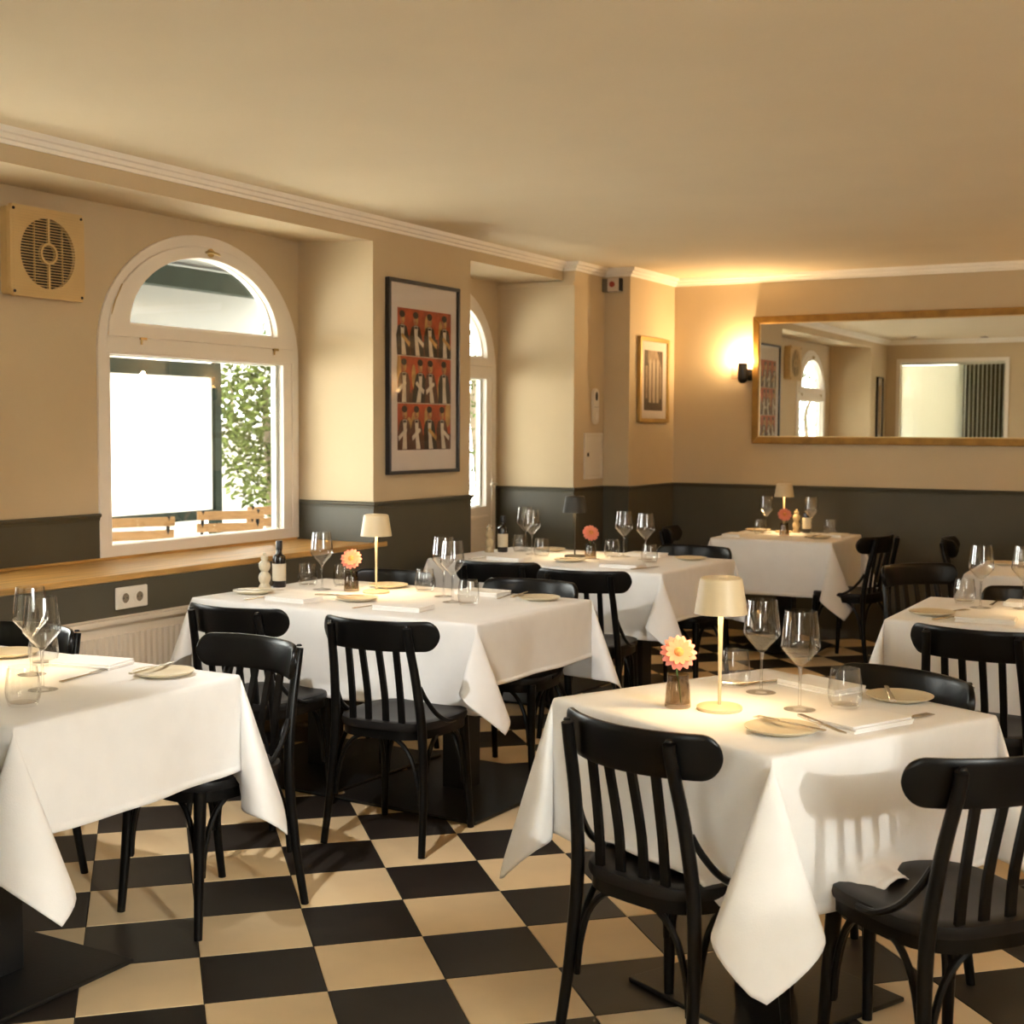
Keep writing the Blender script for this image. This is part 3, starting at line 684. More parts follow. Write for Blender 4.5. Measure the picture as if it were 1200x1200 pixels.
CHAIRS = [  # x, y, rotation (0 faces +y), label
 (-1.17, 2.93, -17, 'black bentwood chair nearest the viewer, tucked under the left side of the front table'),
 (-.59, 3.0, 51, 'black chair cut by the right picture edge, drawn up to the front table'),
 (-.90, 3.525, 154.5, 'black chair on the far side of the front table, only its back visible'),
 (-2.755, 3.06, 170.6, 'black chair at the right end of the left foreground table'),
 (-3.53, 2.90, 178, 'black chair half hidden behind the glasses of the left foreground table'),
 (-3.30, 3.99, 2, 'left one of two black chairs before the middle long table'),
 (-2.665, 3.985, 4, 'right one of two black chairs before the middle long table'),
 (-2.74, 4.93, 182, 'black chair on the far side of the middle long table, right one'),
 (-3.46, 4.94, 178, 'black chair on the far side of the middle long table, behind the cream lamp'),
 (-3.33, 5.94, 10, 'left one of two black chairs before the long table by the terrace door'),
 (-2.79, 5.80, 10, 'right one of two black chairs before the long table by the terrace door'),
 (-2.79, 6.93, 176, 'black chair behind the right end of the long table by the terrace door'),
 (-3.28, 8.45, -75, 'black chair left of the far corner table, against the wall column'),
 (-2.26, 8.46, 78, 'black chair right of the far corner table below the mirror'),
 (-1.33, 6.60, 232, 'black chair turned sideways between the two right-hand tables'),
 (-1.47, 8.50, -80, 'black chair by the back wall, left of the farthest table'),
 (-.80, 4.83, -6, 'black chair in front of the right edge table, back to the viewer'),
 (-.80, 5.78, 180, 'black chair on the far side of the right edge table'),
]
for x, y, r_, lb in CHAIRS:
    chair.get((x, y, 0), D(r_), lb, 'chair', 'black bentwood bistro chairs')

# ------------------------------------------------------------------ tables and draped cloths
TZ = .75
#        cx, cy, rot, half x, half y, overhang x, overhang y, label of table, label of cloth
TABLES = {
 1: (-1.090, 3.315, -25.9, .3925, .3925, .365, .355, 'square pedestal table under the white cloth at the right front', 'white cloth on the front table, corner hanging towards the viewer'),
 2: (-3.255, 2.575, -.5, .705, .395, .275, .385, 'long pedestal table under the white cloth at the left edge', 'bright white cloth on the left foreground table'),
 3: (-3.150, 4.625, -2.6, .705, .43, .235, .33, 'long pedestal table in the middle below the oak ledge', 'white cloth on the middle long table by the window ledge'),
 4: (-3.235, 6.580, -3.0, .70, .45, .25, .33, 'long pedestal table in front of the terrace door', 'white cloth on the long table by the terrace door'),
 5: (-2.765, 8.730, 2.0, .395, .395, .35, .35, 'square pedestal table in the far corner', 'white cloth on the far corner table'),
 6: (-.830, 5.480, 0.0, .395, .395, .35, .35, 'square pedestal table at the right edge behind the front table', 'white cloth on the right edge table behind the front table'),
 7: (-.900, 7.320, 2.0, .395, .395, .35, .35, 'square pedestal table second from the back at the right edge', 'white cloth on the back right table with one plate'),
 8: (-.80, 8.62, 3.0, .395, .395, .35, .35, 'square pedestal table farthest back at the right edge', 'white cloth on the farthest table at the right edge'),
}
def drape(hx, hy, ox, oy, seats, seed=0):
    """pressed cloth hanging over a table: flat flaps, a hanging cone at every corner, hems resting on tucked-in seats"""
    rg = random.Random(seed); top = TZ-.0008; V = []; Fc = []; key = {}; HEM = []
    def vid(p):
        k = (round(p[0], 5), round(p[1], 5), round(p[2], 5))
        if k not in key: key[k] = len(V); V.append(p)
        return key[k]
    es = [0, .003, .008, .02]; nr = 12
    fr = [0, .008, .02, .05] + [.05+.95*k/nr for k in range(1, nr)] + [.944, .95, .975, 1.0]          # fractions of the drop
    ph = [rg.uniform(0, 6.28) for _ in range(12)]
    def ripple(u, L, k): # gentle waves, dying out towards the corners
        t = (u/L+1)/2
        return (math.sin(t*PI)**1.0)*(.010*math.sin(2.2*PI*t+ph[k])+.006*math.sin(5.1*PI*t+ph[k+4]))
    def settle(x, y, z, nx, ny):
        for (cx, cy, r_, z_) in seats:
            d = math.hypot(x-cx, y-cy); w_ = min(1, max(0, (r_-d)/.06)); w_ = w_*w_*(3-2*w_)
            if w_ > 0 and z < z_+.004:
                t = z_+.004-z; a_ = w_*PI*.5
                return (x+nx*t*math.sin(a_), y+ny*t*math.sin(a_), z_+.004-t*math.cos(a_))
        return (x, y, z)
    def grid(pts, hem=True):
        if hem:
            for row in pts: HEM.extend(vid(q) for q in row[-3:])
        for i in range(len(pts)-1):
            for j in range(len(pts[0])-1):
                q = [vid(pts[i][j]), vid(pts[i+1][j]), vid(pts[i+1][j+1]), vid(pts[i][j+1])]
                q = [v for k, v in enumerate(q) if v not in q[:k]]
                if len(q) > 2: Fc.append(tuple(q))
    ux = [-hx+2*hx*k/32 for k in range(33)]; uy = [-hy+2*hy*k/26 for k in range(27)]
    def bulge(e): return .007*(1-math.exp(-e/.007))
    grid([[(x, y, top) for y in uy] for x in ux], False)
    for s in (1, -1):
        k = 0 if s > 0 else 1
        grid([[settle(s*(hx+bulge(f*ox)+ripple(y, hy, k)*f**1.3+.02*f*math.sin(PI*(y/hy+1)/2)), y, top-f*ox, s, 0) for f in fr] for y in uy])
        grid([[settle(x, s*(hy+bulge(f*oy)+ripple(x, hx, k+2)*f**1.3+.02*f*math.sin(PI*(x/hx+1)/2)), top-f*oy, 0, s) for f in fr] for x in ux])
    rho = math.asin(.25); nphi = 28
    for sx in (1, -1):
        for sy in (1, -1):
            az0 = math.atan2(sy, sx)+rg.uniform(-.3, .3); rad_ = Vector((math.cos(az0), math.sin(az0))); tan_ = Vector((-rad_.y, rad_.x))*(sx*sy); ea, eb = D(rg.uniform(8, 10)), D(18.5)
            rows = []
            for i in range(nphi+1):
                phi = PI/2*i/nphi; c_, s_ = math.cos(phi), math.sin(phi)
                Rm = min(ox/c_ if c_ > 1e-6 else 9, oy/s_ if s_ > 1e-6 else 9)
                psi = 2*PI*i/nphi; h_ = rad_*(ea*(1-math.cos(psi)))+tan_*(eb*math.sin(psi)); an = h_.length
                g = Vector((h_.x/an*math.sin(an), h_.y/an*math.sin(an), -math.cos(an))) if an > 1e-6 else Vector((0, 0, -1))
                row = []
                for f in fr:
                    r_ = f*Rm; b_x, b_y = bulge(f*ox), bulge(f*oy)
                    wx = c_*c_; wy_ = s_*s_
                    row.append(settle(sx*(hx+b_x*wx)+g.x*r_, sy*(hy+b_y*wy_)+g.y*r_, top+g.z*r_, sx*.7, sy*.7))
                rows.append(row)
            grid(rows)
    return V, Fc, HEM
def cloth_mesh(vf):
    me = bpy.data.meshes.new('tablecloth'); me.from_pydata(vf[0], [], vf[1]); me.materials.append(cloth_m)
    bm = bmesh.new(); bm.from_mesh(me); bm.verts.ensure_lookup_table()
    lay = bm.verts.layers.deform.verify(); hs = set(vf[2])
    for v in bm.verts: v[lay][0] = 1.0 if v.index in hs else .45
    bmesh.ops.remove_doubles(bm, verts=bm.verts, dist=.0004); bmesh.ops.recalc_face_normals(bm, faces=bm.faces)
    for f in bm.faces: f.smooth = True
    if max(bm.faces, key=lambda f: f.calc_center_median().z).normal.z < 0: bmesh.ops.reverse_faces(bm, faces=bm.faces)
    bm.to_mesh(me); bm.free(); return me
SEATS = {1: (0, 1, 2), 2: (3, 4), 3: (7, 8), 4: (11,)}
cm = {}
for t, (cx, cy, rot, hx, hy, ox, oy, tl, cl) in TABLES.items():
    r = empty('dining_table', (cx, cy, 0), D(rot)); tag(r, tl, 'table', 'restaurant tables')
    MB().box((-hx+.024, -hy+.024, TZ-.042), (hx-.024, hy-.024, TZ-.014)).build('tabletop', wood_m, r, bevel=.003)
    for k in ((-1, 1) if hx > .5 else (0,)):
        cxx = k*hx*.5; bx_, by_, oy_ = {2: (.26, .25, -.18), 3: (.33, .40, 0), 4: (.33, .40, 0)}.get(t, (.25, .25, 0))
        MB().box((cxx-.055, oy_-.055, .014), (cxx+.055, oy_+.055, TZ-.058)).build('column', pedestal_m, r, bevel=.004)
        MB().box((cxx-bx_, oy_-by_, 0.001), (cxx+bx_, oy_+by_, .014)).build('base_plate', pedestal_m, r, bevel=.004)
        MB().box((cxx-.2, -.2, TZ-.058), (cxx+.2, .2, TZ-.042)).build('top_bracket', pedestal_m, r)
    key = t if t < 5 else 5
    if key not in cm:
        st = []
        for i in SEATS.get(t, ()):
            d = Vector((CHAIRS[i][0]-cx, CHAIRS[i][1]-cy)); a = -D(rot)
            st.append((d.x*math.cos(a)-d.y*math.sin(a), d.x*math.sin(a)+d.y*math.cos(a), .225, SEAT_Z+.008))
        cm[key] = cloth_mesh(drape(hx, hy, ox, oy, st, seed=t))
    o = bpy.data.objects.new('tablecloth', cm[key]); COL.objects.link(o); o.location = (cx, cy, 0); o.rotation_euler = (0, 0, D(rot + (90 if t in (6, 8) else 0)))
    tag(o, cl, 'tablecloth', 'white tablecloths')
    sd = o.modifiers.new('solid', 'SOLIDIFY'); o.vertex_groups.new(name='hem'); sd.thickness = .0036; sd.offset = 1; sd.vertex_group = 'hem'
TOPZ = TZ+.0006

# ------------------------------------------------------------------ things on the tables
def mk_glass():
    r = empty('wine_glass')
    ou = [(.0, .0), (.036, .0005), (.0405, .0015), (.036, .0035), (.012, .006), (.0046, .011), (.0038, .03), (.0038, .085), (.005, .104), (.010, .114), (.030, .136), (.0475, .156), (.0500, .164), (.0475, .185), (.0435, .22), (.0395, .252)]
    inn = [(.0385, .2525), (.0425, .22), (.0465, .185), (.0488, .164), (.046, .157), (.028, .1375), (.008, .1175), (0, .1155)]
    MB().lathe([q for q in ou[:9]] + [(.006, .109), (0, .1085)], 28).build('foot_and_stem', stem_glass_m, r, smooth=True)
    MB().lathe([(0, .1092), (.0065, .1095)] + ou[9:] + inn, 32).build('bowl', glass_m, r, smooth=True)
    return r
def mk_tumbler():
    o = MB().lathe([(0, 0), (.031, 0), (.036, .003), (.0425, .022), (.0445, .038), (.042, .065), (.0365, .1), (.0352, .1005), (.0405, .065), (.043, .038), (.041, .022), (.034, .009), (0, .007)], 32).build('water_tumbler', tumbler_m, None, smooth=True)
    return o
def mk_plate():
    return MB().lathe([(0, 0), (.05, 0), (.054, .003), (.078, .009), (.086, .0135), (.0875, .016), (.085, .0165), (.074, .012), (.05, .0075), (0, .0065)], 40).build('side_plate', plate_m, None, smooth=True)
def mk_napkin():
    r = empty('folded_napkin')
    for k, (z0, z1, dx, dy) in enumerate(((0, .0062, 0, 0), (.0063, .0122, .003, -.002), (.0123, .018, -.002, .002))):
        MB().box((-.105+dx, -.062+dy, z0), (.105+dx, .062+dy, z1)).build('fold', napkin_m, r, bevel=.0018)
    return r
def flatbar(mb, prof, z0, z1): # prof: (x, halfwidth)
    p = [(x, w_) for x, w_ in prof] + [(x, -w_) for x, w_ in prof[::-1]]
    mb.prism(p[::-1], 'z', z0, z1); return mb
def mk_knife():
    r = empty('table_knife')
    flatbar(MB(), [(-.105, .006), (-.1, .008), (-.03, .0065), (0, .0045)], 0, .006).build('handle', steel_m, r, bevel=.0015)
    MB().prism([(0, -.0045), (.09, -.006), (.105, .0), (.098, .006), (.01, .008), (0, .0045)], 'z', .0015, .0035).build('blade', steel_m, r)
    return r
def mk_fork():
    r = empty('table_fork')
    flatbar(MB(), [(-.1, .006), (-.095, .0075), (-.03, .004), (.03, .0035)], 0, .0035).build('handle', steel_m, r, bevel=.001)
    mb = MB(); mb.prism([(.03, -.0035), (.045, -.0115), (.06, -.012), (.06, .012), (.045, .0115), (.03, .0035)], 'z', .001, .0035)
    for k in range(4): mb.box((.06, -.012+k*.0068, .001), (.1, -.0085+k*.0068, .0035))
    mb.build('tines', steel_m, r)
    return r
def mk_lamp(m):
    def f():
        r = empty('table_lamp')
        MB().lathe([(0, 0), (.055, 0), (.0575, .003), (.0575, .009), (.054, .0115), (.012, .0135), (0, .0135)], 40).build('base', m, r, smooth=True)
        MB().lathe([(0, .013), (.0042, .0135), (.0052, .15), (.0075, .285), (0, .285)], 16).build('pole', m, r, smooth=True)
        MB().lathe([(0, .338), (.046, .338), (.0525, .334), (.0545, .327), (.067, .246), (.0655, .246), (.053, .325), (.046, .333), (0, .333)], 44).build('shade', m, r, smooth=True)
        MB().lathe([(0, .341), (.015, .341), (.016, .338), (0, .338)], 20).build('switch', m, r, smooth=True)
        MB().lathe([(0, .288), (.05, .288), (.05, .291), (0, .291)], 28).build('diffuser', bulb_m, r)
        return r
    return f
def mk_vase():
    return MB().lathe([(0, 0), (.031, 0), (.0335, .003), (.0335, .01), (.0295, .06), (.027, .072), (.028, .086), (.0265, .086), (.0252, .072), (.0275, .06), (.031, .012), (0, .008)], 30).build('bud_vase', vase_m, None, smooth=True)
def mk_flower():
    r = empty('gerbera')
    MB().tube(smoothpath([(.008, 0, .012), (.004, .002, .05), (-.004, 0, .1), (0, -.004, .135)], 4), .0022, 8).build('stem', stem_m, r, smooth=True)
    # head facing -y, a little up
    def petal(L, W, lift):
        mb = MB(); ks = 5; vs = []
        for k in range(ks+1):
            t = k/ks; w_ = W*(math.sin(PI*min(1, .18+.72*t)))**.7*(1 if k < ks else .45); zz = lift*t*t
            vs += [(-w_, t*L+.006, zz+.0015), (0, t*L+.006, zz-.0005), (w_, t*L+.006, zz+.0015), (w_*.9, t*L+.006, zz+.0025), (-w_*.9, t*L+.006, zz+.0025)]
        fs = [(i*5+j, i*5+(j+1) % 5, (i+1)*5+(j+1) % 5, (i+1)*5+j) for i in range(ks) for j in range(5)] + [(0, 1, 2, 3, 4), tuple(range(ks*5, ks*5+5))]
        mb.add(vs, fs); return mb
    hd = Matrix.Translation((0, -.006, .142)) @ Matrix.Rotation(D(62), 4, 'X')
    a = petal(.041, .0102, -.004).mesh('petal', petal_m, True); b = petal(.030, .0085, .004).mesh('petal', petal2_m, True)
    for k in range(16):
        o = bpy.data.objects.new('petal', a); COL.objects.link(o); o.parent = r; o.matrix_local = hd @ Matrix.Rotation(2*PI*k/16+.06*(k % 2), 4, 'Z')
    for k in range(12):
        o = bpy.data.objects.new('petal', b); COL.objects.link(o); o.parent = r; o.matrix_local = hd @ Matrix.Translation((0, 0, .003)) @ Matrix.Rotation(2*PI*(k+.5)/12, 4, 'Z')
    h = MB().lathe([(0, .002), (.011, .003), (.0125, .006), (.009, .0085), (0, .009)], 20).build('heart', heart_m, r, smooth=True); h.matrix_local = hd
    return r
def mk_mill(m):
    def f():
        r = empty('pepper_mill')
        MB().lathe([(0, 0), (.026, 0), (.0275, .004), (.026, .012), (.021, .02), (.0185, .027), (.0245, .04), (.0265, .052), (.024, .064), (.017, .074), (.0155, .079), (0, .079)], 28).build('body', m, r, smooth=True)
        MB().lathe([(0, .08), (.0155, .08), (.022, .09), (.0255, .102), (.0235, .116), (.016, .125), (.0125, .129), (.0165, .136), (.0155, .145), (.006, .149), (0, .149)], 28).build('head', m, r, smooth=True)
        MB().lathe([(0, .149), (.006, .149), (.0075, .155), (.005, .161), (0, .162)], 14).build('knob', m, r, smooth=True)
        return r
    return f
def mk_bottle():
    r = empty('oil_bottle')
    MB().lathe([(0, 0), (.027, 0), (.0295, .004), (.0295, .125), (.027, .138), (.016, .146), (.013, .15), (.013, .168), (0, .168)], 30).build('glass_body', bottle_m, r, smooth=True)
    MB().lathe([(0, .168), (.0145, .168), (.0148, .205), (.013, .208), (0, .208)], 20).build('cap', mat('bottle_cap', (.01, .009, .009), .35), r, smooth=True)
    MB().lathe([(.0297, .03), (.0301, .031), (.0301, .105), (.0297, .106)], 30).build('label', label_m, r, smooth=True)
    return r
P_glass, P_tum, P_plate, P_nap, P_knife, P_fork = Proto(mk_glass), Proto(mk_tumbler), Proto(mk_plate), Proto(mk_napkin), Proto(mk_knife), Proto(mk_fork)
P_lampc, P_lampd, P_vase, P_flower = Proto(mk_lamp(lamp_cream_m)), Proto(mk_lamp(lamp_dark_m)), Proto(mk_vase), Proto(mk_flower)
P_millp, P_millw, P_bottle = Proto(mk_mill(millw_m)), Proto(mk_mill(mill_m)), Proto(mk_bottle)
def lamp(proto, x, y, lb, e=1.6):
    o = proto.get((x, y, TOPZ), 0, lb, 'lamp', 'cordless table lamps')
    ld = bpy.data.lights.new('lamp_light', 'AREA'); ld.shape = 'DISK'; ld.size = .08; ld.energy = e; ld.color = (1, .68, .32)
    lo = bpy.data.objects.new('lamp_light', ld); COL.objects.link(lo); lo.parent = o; lo.location = (0, 0, .284)
TN = {1: 'front table', 2: 'left foreground table', 3: 'middle long table', 4: 'long table by the terrace door', 5: 'far corner table', 6: 'right edge table', 7: 'back right table'}
lamp(P_lampc, -1.185, 3.21, 'cream table lamp glowing on the front table', .9)
lamp(P_lampd, -3.21, 2.60, 'dark table lamp cut off by the left picture edge', 1.4)
lamp(P_lampc, -3.313, 4.75, 'cream table lamp on the middle long table', 1.0)
lamp(P_lampd, -3.314, 6.66, 'dark bronze table lamp on the long table by the terrace door', 1.0)
lamp(P_lampc, -2.885, 9.03, 'small cream lamp on the far corner table below the mirror', 1.0)
lamp(P_lampc, -.57, 5.50, 'cream table lamp on the right edge table', 1.3)
lamp(P_lampc, -.66, 7.34, 'cream table lamp on the back right table', 1.3)
for t, x, y, rz, fl in ((1, -1.288, 3.185, 30, 'large pink gerbera facing the viewer on the front table'), (3, -3.439, 4.744, 25, 'pink gerbera beside the cream lamp on the middle long table'),
                    (4, -3.198, 6.62, 40, 'pink gerbera beside the dark lamp by the terrace door'), (5, -2.79, 8.747, 25, 'pink gerbera on the far corner table')):
    P_vase.get((x, y, TOPZ), 0, 'smoked glass bud vase on the ' + TN[t], 'vase', 'bud vases')
    P_flower.get((x, y, TOPZ), D(rz), fl, 'flower', 'pink gerberas')
P_millp.get((-3.80, 4.60, TOPZ), 0, 'pale turned pepper mill on the middle long table', 'pepper mill', 'pepper mills')
P_millw.get((-3.86, 6.66, TOPZ), 0, 'brown turned pepper mill by the terrace door', 'pepper mill', 'pepper mills')
P_millw.get((-2.805, 9.06, TOPZ), 0, 'turned pepper mill on the far corner table', 'pepper mill', 'pepper mills')
P_bottle.get((-3.80, 4.70, TOPZ), D(0), 'dark bottle with pale label on the middle long table', 'bottle', 'dark oil bottles')
P_bottle.get((-3.80, 6.71, TOPZ), D(0), 'dark bottle behind the brown mill by the terrace door', 'bottle', 'dark oil bottles')
P_bottle.get((-2.735, 9.07, TOPZ), D(0), 'dark bottle with pale label on the far corner table', 'bottle', 'dark oil bottles')
GL = [(1, -1.166, 3.477, 'beside the lamp, left one'), (1, -1.009, 3.313, 'nearest the viewer'), (2, -3.052, 2.665, 'the farther one'), (2, -2.848, 2.523, 'the nearer one'),
      (3, -3.58, 4.72, 'left of the flower'), (3, -2.997, 4.79, 'right of the lamp, rear one'), (3, -2.87, 4.654, 'right of the lamp, front one'),
      (4, -3.74, 6.87, 'left rear one'), (4, -3.583, 6.658, 'second from the left'), (4, -3.09, 6.82, 'right of the flower'), (4, -2.916, 6.72, 'rightmost one'),
      (5, -2.977, 8.93, 'left of the lamp'), (5, -2.672, 8.96, 'right of the bottle'), (6, -.974, 5.60, 'left one'), (6, -.82, 5.66, 'at the picture edge')]
for t, x, y, q in GL: P_glass.get((x, y, TOPZ), 0, 'empty stemmed wine glass on the %s, %s' % (TN[t], q), 'wine glass', 'wine glasses')
TU = [(1, -1.262, 3.533, 'behind the lamp'), (1, -.918, 3.403, 'before the far chair'), (2, -2.733, 2.358, 'in front'), (2, -3.155, 2.80, 'at the back'),
      (3, -3.72, 4.80, 'leftmost'), (3, -3.57, 4.86, 'behind the flower'), (3, -3.162, 4.90, 'right of the lamp'), (3, -2.773, 4.62, 'rightmost'),
      (4, -3.70, 6.74, 'leftmost'), (4, -3.468, 6.56, 'second from the left'), (4, -3.12, 6.73, 'right of the flower'), (4, -2.819, 6.55, 'rightmost'),
      (5, -2.972, 8.79, 'left of the flower'), (5, -2.56, 9.03, 'right of the bottle'), (6, -1.06, 5.73, 'behind the wine glass'), (7, -1.06, 7.33, 'at the picture edge')]
for t, x, y, q in TU: P_tum.get((x, y, TOPZ), 0, 'clear water tumbler on the %s, %s' % (TN[t], q), 'tumbler', 'water tumblers')
PL = [(1, -.967, 3.038, 'nearest the viewer'), (1, -.817, 3.564, 'at the right rear'), (2, -2.72, 2.845, 'at the right corner'), (2, -3.36, 2.85, 'behind the glasses'),
      (3, -3.745, 4.46, 'leftmost'), (3, -3.227, 4.49, 'before the lamp'), (3, -3.38, 4.94, 'behind the lamp'), (3, -2.60, 4.90, 'at the right end'),
      (4, -3.60, 6.92, 'at the back'), (4, -3.217, 6.41, 'in front'), (4, -2.70, 6.84, 'at the right end'), (5, -3.07, 9.03, 'at the left'), (5, -2.527, 8.64, 'at the right'), (6, -1.097, 5.288, 'at the left'), (7, -1.17, 7.47, 'at the left')]
for t, x, y, q in PL: P_plate.get((x, y, TOPZ), 0, 'cream side plate on the %s, %s' % (TN[t], q), 'plate', 'cream side plates')
NA = [(1, -.823, 3.225, 64, 'nearest the viewer'), (1, -1.045, 3.625, 154, 'at the back'), (2, -3.02, 2.86, 10, 'by the right plate'), (3, -3.45, 4.36, -4, 'left front'),
      (3, -2.92, 4.37, 4, 'right front'), (3, -2.90, 4.95, 178, 'right rear'), (4, -3.54, 6.32, -6, 'left front'), (4, -2.86, 6.30, 0, 'right front'), (4, -3.0, 6.93, 180, 'right rear'),
      (5, -3.06, 8.55, 92, 'at the left'), (5, -2.47, 8.86, 90, 'at the right'), (6, -.886, 5.22, 4, 'in front'), (6, -.80, 5.78, 180, 'at the back')]
for t, x, y, a, q in NA: P_nap.get((x, y, TOPZ), D(a), 'folded white napkin on the %s, %s' % (TN[t], q), 'napkin', 'folded napkins')
KN = [(1, -.885, 3.085, -43, .0185, 'lying between plate and napkin'), (1, -.84, 3.545, 108, .0185, 'on the rear plate'), (1, -1.20, 3.62, 60, .001, 'left of the rear napkin'), (2, -2.755, 2.84, 98, .0185, 'on the right plate'),
      (3, -3.30, 4.47, 20, .0185, 'on the plate before the lamp'), (3, -3.70, 4.44, 30, .0185, 'on the leftmost plate'), (3, -2.68, 4.88, 100, .0185, 'on the right plate'), (4, -3.15, 6.39, 30, .0185, 'on the front plate'), (4, -2.73, 6.30, 70, .001, 'beside the right napkin'),
      (5, -2.53, 8.62, 90, .0185, 'on the right plate'), (6, -1.02, 5.235, 66, .001, 'left of the front napkin')]
for t, x, y, a, z, q in KN: P_knife.get((x, y, TOPZ+z), D(a), 'steel table knife on the %s, %s' % (TN[t], q), 'knife', 'table knives')
FO = [(1, -.955, 3.062, 160, .0175, 'on the near plate'), (1, -.75, 3.33, 64, .001, 'beyond the near napkin'), (2, -2.905, 2.72, 100, .001, 'between napkin and plate'), (3, -3.62, 4.36, 86, .001, 'left of the left napkin'), (3, -3.08, 4.38, 80, .001, 'left of the right napkin'),
      (3, -2.775, 4.93, 100, .001, 'beside the right plate'), (4, -3.72, 6.33, 80, .001, 'left of the left napkin'), (5, -2.62, 8.75, 90, .001, 'beside the right plate'), (6, -1.055, 5.42, 60, .001, 'above the plate'), (6, -.95, 5.80, 90, .001, 'beside the rear napkin')]
for t, x, y, a, z, q in FO: P_fork.get((x, y, TOPZ+z), D(a), 'steel table fork on the %s, %s' % (TN[t], q), 'fork', 'table forks')

# ------------------------------------------------------------------ outside: terrace seen through the windows
tag(MB().box((-30, -12, -.1), (XE, 30, .03)).build('terrace_ground', mat('terrace_paving', (.78, .75, .68), .9, var=.06, vscale=1.5)), kind='structure')
sg = empty('terrace_screen', (-7.0, 6.0, -.0)); tag(sg, 'white translucent terrace screen in a dark green frame', 'screen')
green_m = mat('dark_green_metal', (.016, .021, .016), .8, var=.2, spec=.05)
screen_m = mat('screen_fabric', (.88, .87, .84), .8, var=.01)
MB().box((-.006, .2, .83), (.006, 1.86, 1.83)).build('fabric_panel', screen_m, sg)
MB().box((-.04, .1, .03), (.04, .2, 2.13)).build('post', green_m, sg); MB().box((-.04, 1.86, .03), (.04, 1.93, 2.13)).build('post', green_m, sg)
MB().box((-.045, .2, 1.83), (.045, 1.86, 1.935)).build('rail', green_m, sg); MB().box((-.045, .2, 1.955), (.045, 1.86, 2.13)).build('rail', green_m, sg)
MB().box((-.02, .2, 1.935), (.02, 1.86, 1.955)).build('roller_tube', steel_m, sg)
MB().box((-.04, .2, .76), (.04, 1.86, .83)).build('rail', green_m, sg)
n_ = screen_m.node_tree.nodes; l_ = screen_m.node_tree.links      # backlit fabric lets daylight through
tr_ = n_.new('ShaderNodeBsdfTranslucent'); tr_.inputs[0].default_value = (.9, .88, .85, 1); mx_ = n_.new('ShaderNodeMixShader'); mx_.inputs[0].default_value = .35
l_.new(n_['Principled BSDF'].outputs[0], mx_.inputs[1]); l_.new(tr_.outputs[0], mx_.inputs[2]); l_.new(mx_.outputs[0], n_['Material Output'].inputs[0])
aw = empty('awning', (-5.0, 3.0, 2.9)); tag(aw, 'pale fabric awning over the terrace outside the arched window', 'awning')
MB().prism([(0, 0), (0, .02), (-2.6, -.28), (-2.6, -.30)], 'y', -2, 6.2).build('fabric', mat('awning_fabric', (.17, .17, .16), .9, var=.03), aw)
MB().box((-2.1, -2, -.42), (-2.0, 6.2, -.27)).build('beam', green_m, aw)
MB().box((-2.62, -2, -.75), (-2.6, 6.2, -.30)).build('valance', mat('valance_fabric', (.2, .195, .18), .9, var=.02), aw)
def mk_garden_chair():
    r = empty('garden_chair')
    wd = mat('garden_wood', (.21, .115, .045), .6, var=.25, vscale=6, stretch=(2, 16, 16)); mt = mat('garden_iron', (.01, .01, .01), .6, spec=.05)
    for k in range(4): 
        z = .54+k*.085; MB().box((-.23, -.2-.02*k, z), (.23, -.185-.02*k, z+.06)).build('back_slat', wd, r, bevel=.004)
    for k in range(5): MB().box((-.22, -.16+k*.075, .43), (.22, -.1+k*.075, .445)).build('seat_slat', wd, r, bevel=.004)
    for s in (-1, 1):
        MB().tube([(s*.19, .2, 0), (s*.19, -.16, .44), (s*.19, -.255, .86)], .012, 6).build('frame_leg', mt, r); MB().tube([(s*.17, -.2, 0), (s*.17, .18, .43)], .012, 6).build('frame_leg', mt, r)
    return r
P_gc = Proto(mk_garden_chair)
P_gc.get((-6.40, 6.38, .03), D(62), 'slatted wooden folding chair outside at the left of the window', 'chair', 'garden chairs')
P_gc.get((-6.38, 7.27, .03), D(54), 'slatted wooden folding chair outside at the right of the window', 'chair', 'garden chairs')
P_gc.get((-6.45, 7.87, .03), D(54), 'slatted wooden folding chair outside cut by the right window frame', 'chair', 'garden chairs')
gt = empty('garden_table', (-5.62, 6.45, .03)); tag(gt, 'pale garden table outside below the arched window', 'table')
MB().box((-.35, -.35, .70), (.35, .35, .73)).build('tabletop', mat('garden_white', (.26, .25, .2), .5), gt); MB().tube([(0, 0, 0), (0, 0, .7)], .03, 10).build('leg', green_m, gt); MB().box((-.2, -.2, 0), (.2, .2, .02)).build('base', green_m, gt)
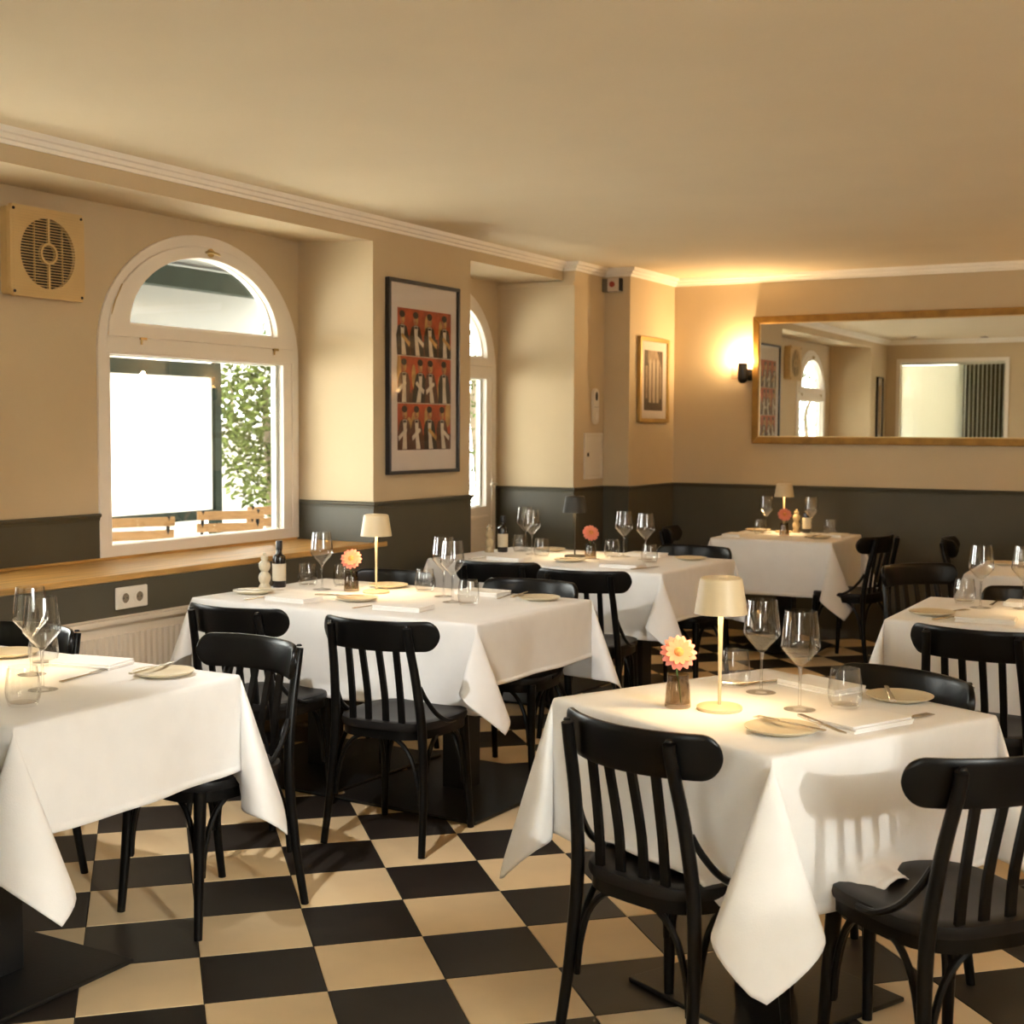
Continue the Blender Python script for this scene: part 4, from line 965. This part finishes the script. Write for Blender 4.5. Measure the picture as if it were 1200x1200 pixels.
def tree(name, label, x, y, zc, rx, ry, rz, n, seed, col, leaf=.055):
    rr = random.Random(seed); r = empty(name, (x, y, .03)); tag(r, label, 'tree', 'trees on the terrace')
    br = MB().tube(smoothpath([(0, 0, 0), (.04, .02, .8), (-.05, .05, 1.6), (.02, 0, zc+.3)], 4), [.05*(1-.04*k) for k in range(13)], 8)
    br.build('trunk', mat('bark', (.12, .09, .06), .9, var=.3), r, smooth=True)
    mb = MB()
    for k in range(n):
        while True:
            u = Vector((rr.uniform(-1, 1), rr.uniform(-1, 1), rr.uniform(-1, 1)))
            if .25 < u.length < 1: break
        c = Vector((u.x*rx, u.y*ry, zc+u.z*rz)); a = rr.uniform(0, 2*PI); t = Vector((math.cos(a), math.sin(a), rr.uniform(-1, .3))).normalized()
        s = t.cross(Vector((rr.uniform(-1, 1), rr.uniform(-1, 1), rr.uniform(.2, 1)))).normalized(); L = leaf*rr.uniform(.7, 1.4); nn_ = t.cross(s)*L*.12
        mb.cur = rr.randrange(3)
        mb.add([c, c+t*L*.5+s*L*.22-nn_, c+t*L, c+t*L*.5-s*L*.22-nn_, c+t*L*.5+nn_], [(0, 1, 4), (1, 2, 4), (2, 3, 4), (3, 0, 4)])
    o = mb.build('foliage', [mat('leaf_%s_%d' % (name, k), tuple(c*f for c in col), .8, var=.25, vscale=8, spec=.05) for k, f in enumerate((.7, 1, 1.5))], r); tag(o, kind='stuff')
tree('olive_tree', 'leafy green tree outside beyond the arched window', -8.0, 9.72, 1.5, .45, .52, .9, 2300, 1, (.052, .066, .017), .085)
tree('laurel_tree', 'green laurel outside the terrace door', -6.3, 10.6, 1.7, 1.0, 1.5, 1.6, 6000, 2, (.04, .06, .018))
tree('hedge_tree', 'tall hedge tree far behind the terrace', -14.0, 16.2, 2.2, 1.4, 3.2, 1.6, 3500, 3, (.05, .075, .03), .12)
tree('bay_tree', 'bushy tree outside the near window, seen in the mirror', -6.4, -2.6, 1.6, .9, 1.5, 1.5, 4200, 5, (.045, .065, .02))
bl = empty('garden_pavilion', (-11.5, 12.0, .03)); tag(bl, 'pale pavilion with white columns behind the tree', 'building')
MB().box((-.1, -2.0, 0), (0, 3.0, 1.5)).build('wall', mat('pavilion_wall', (.2, .185, .16), .9), bl); MB().box((0, -2.0, 2.0), (.6, 3.0, 2.2)).build('beam', mat('pavilion_white', (.3, .29, .27), .8), bl)
for k in range(4): MB().tube([(.5, -1.6+k*.9, 0), (.5, -1.6+k*.9, 2.0)], .06, 12).build('column', mat('pavilion_white', (.3, .29, .27), .8), bl, smooth=True)
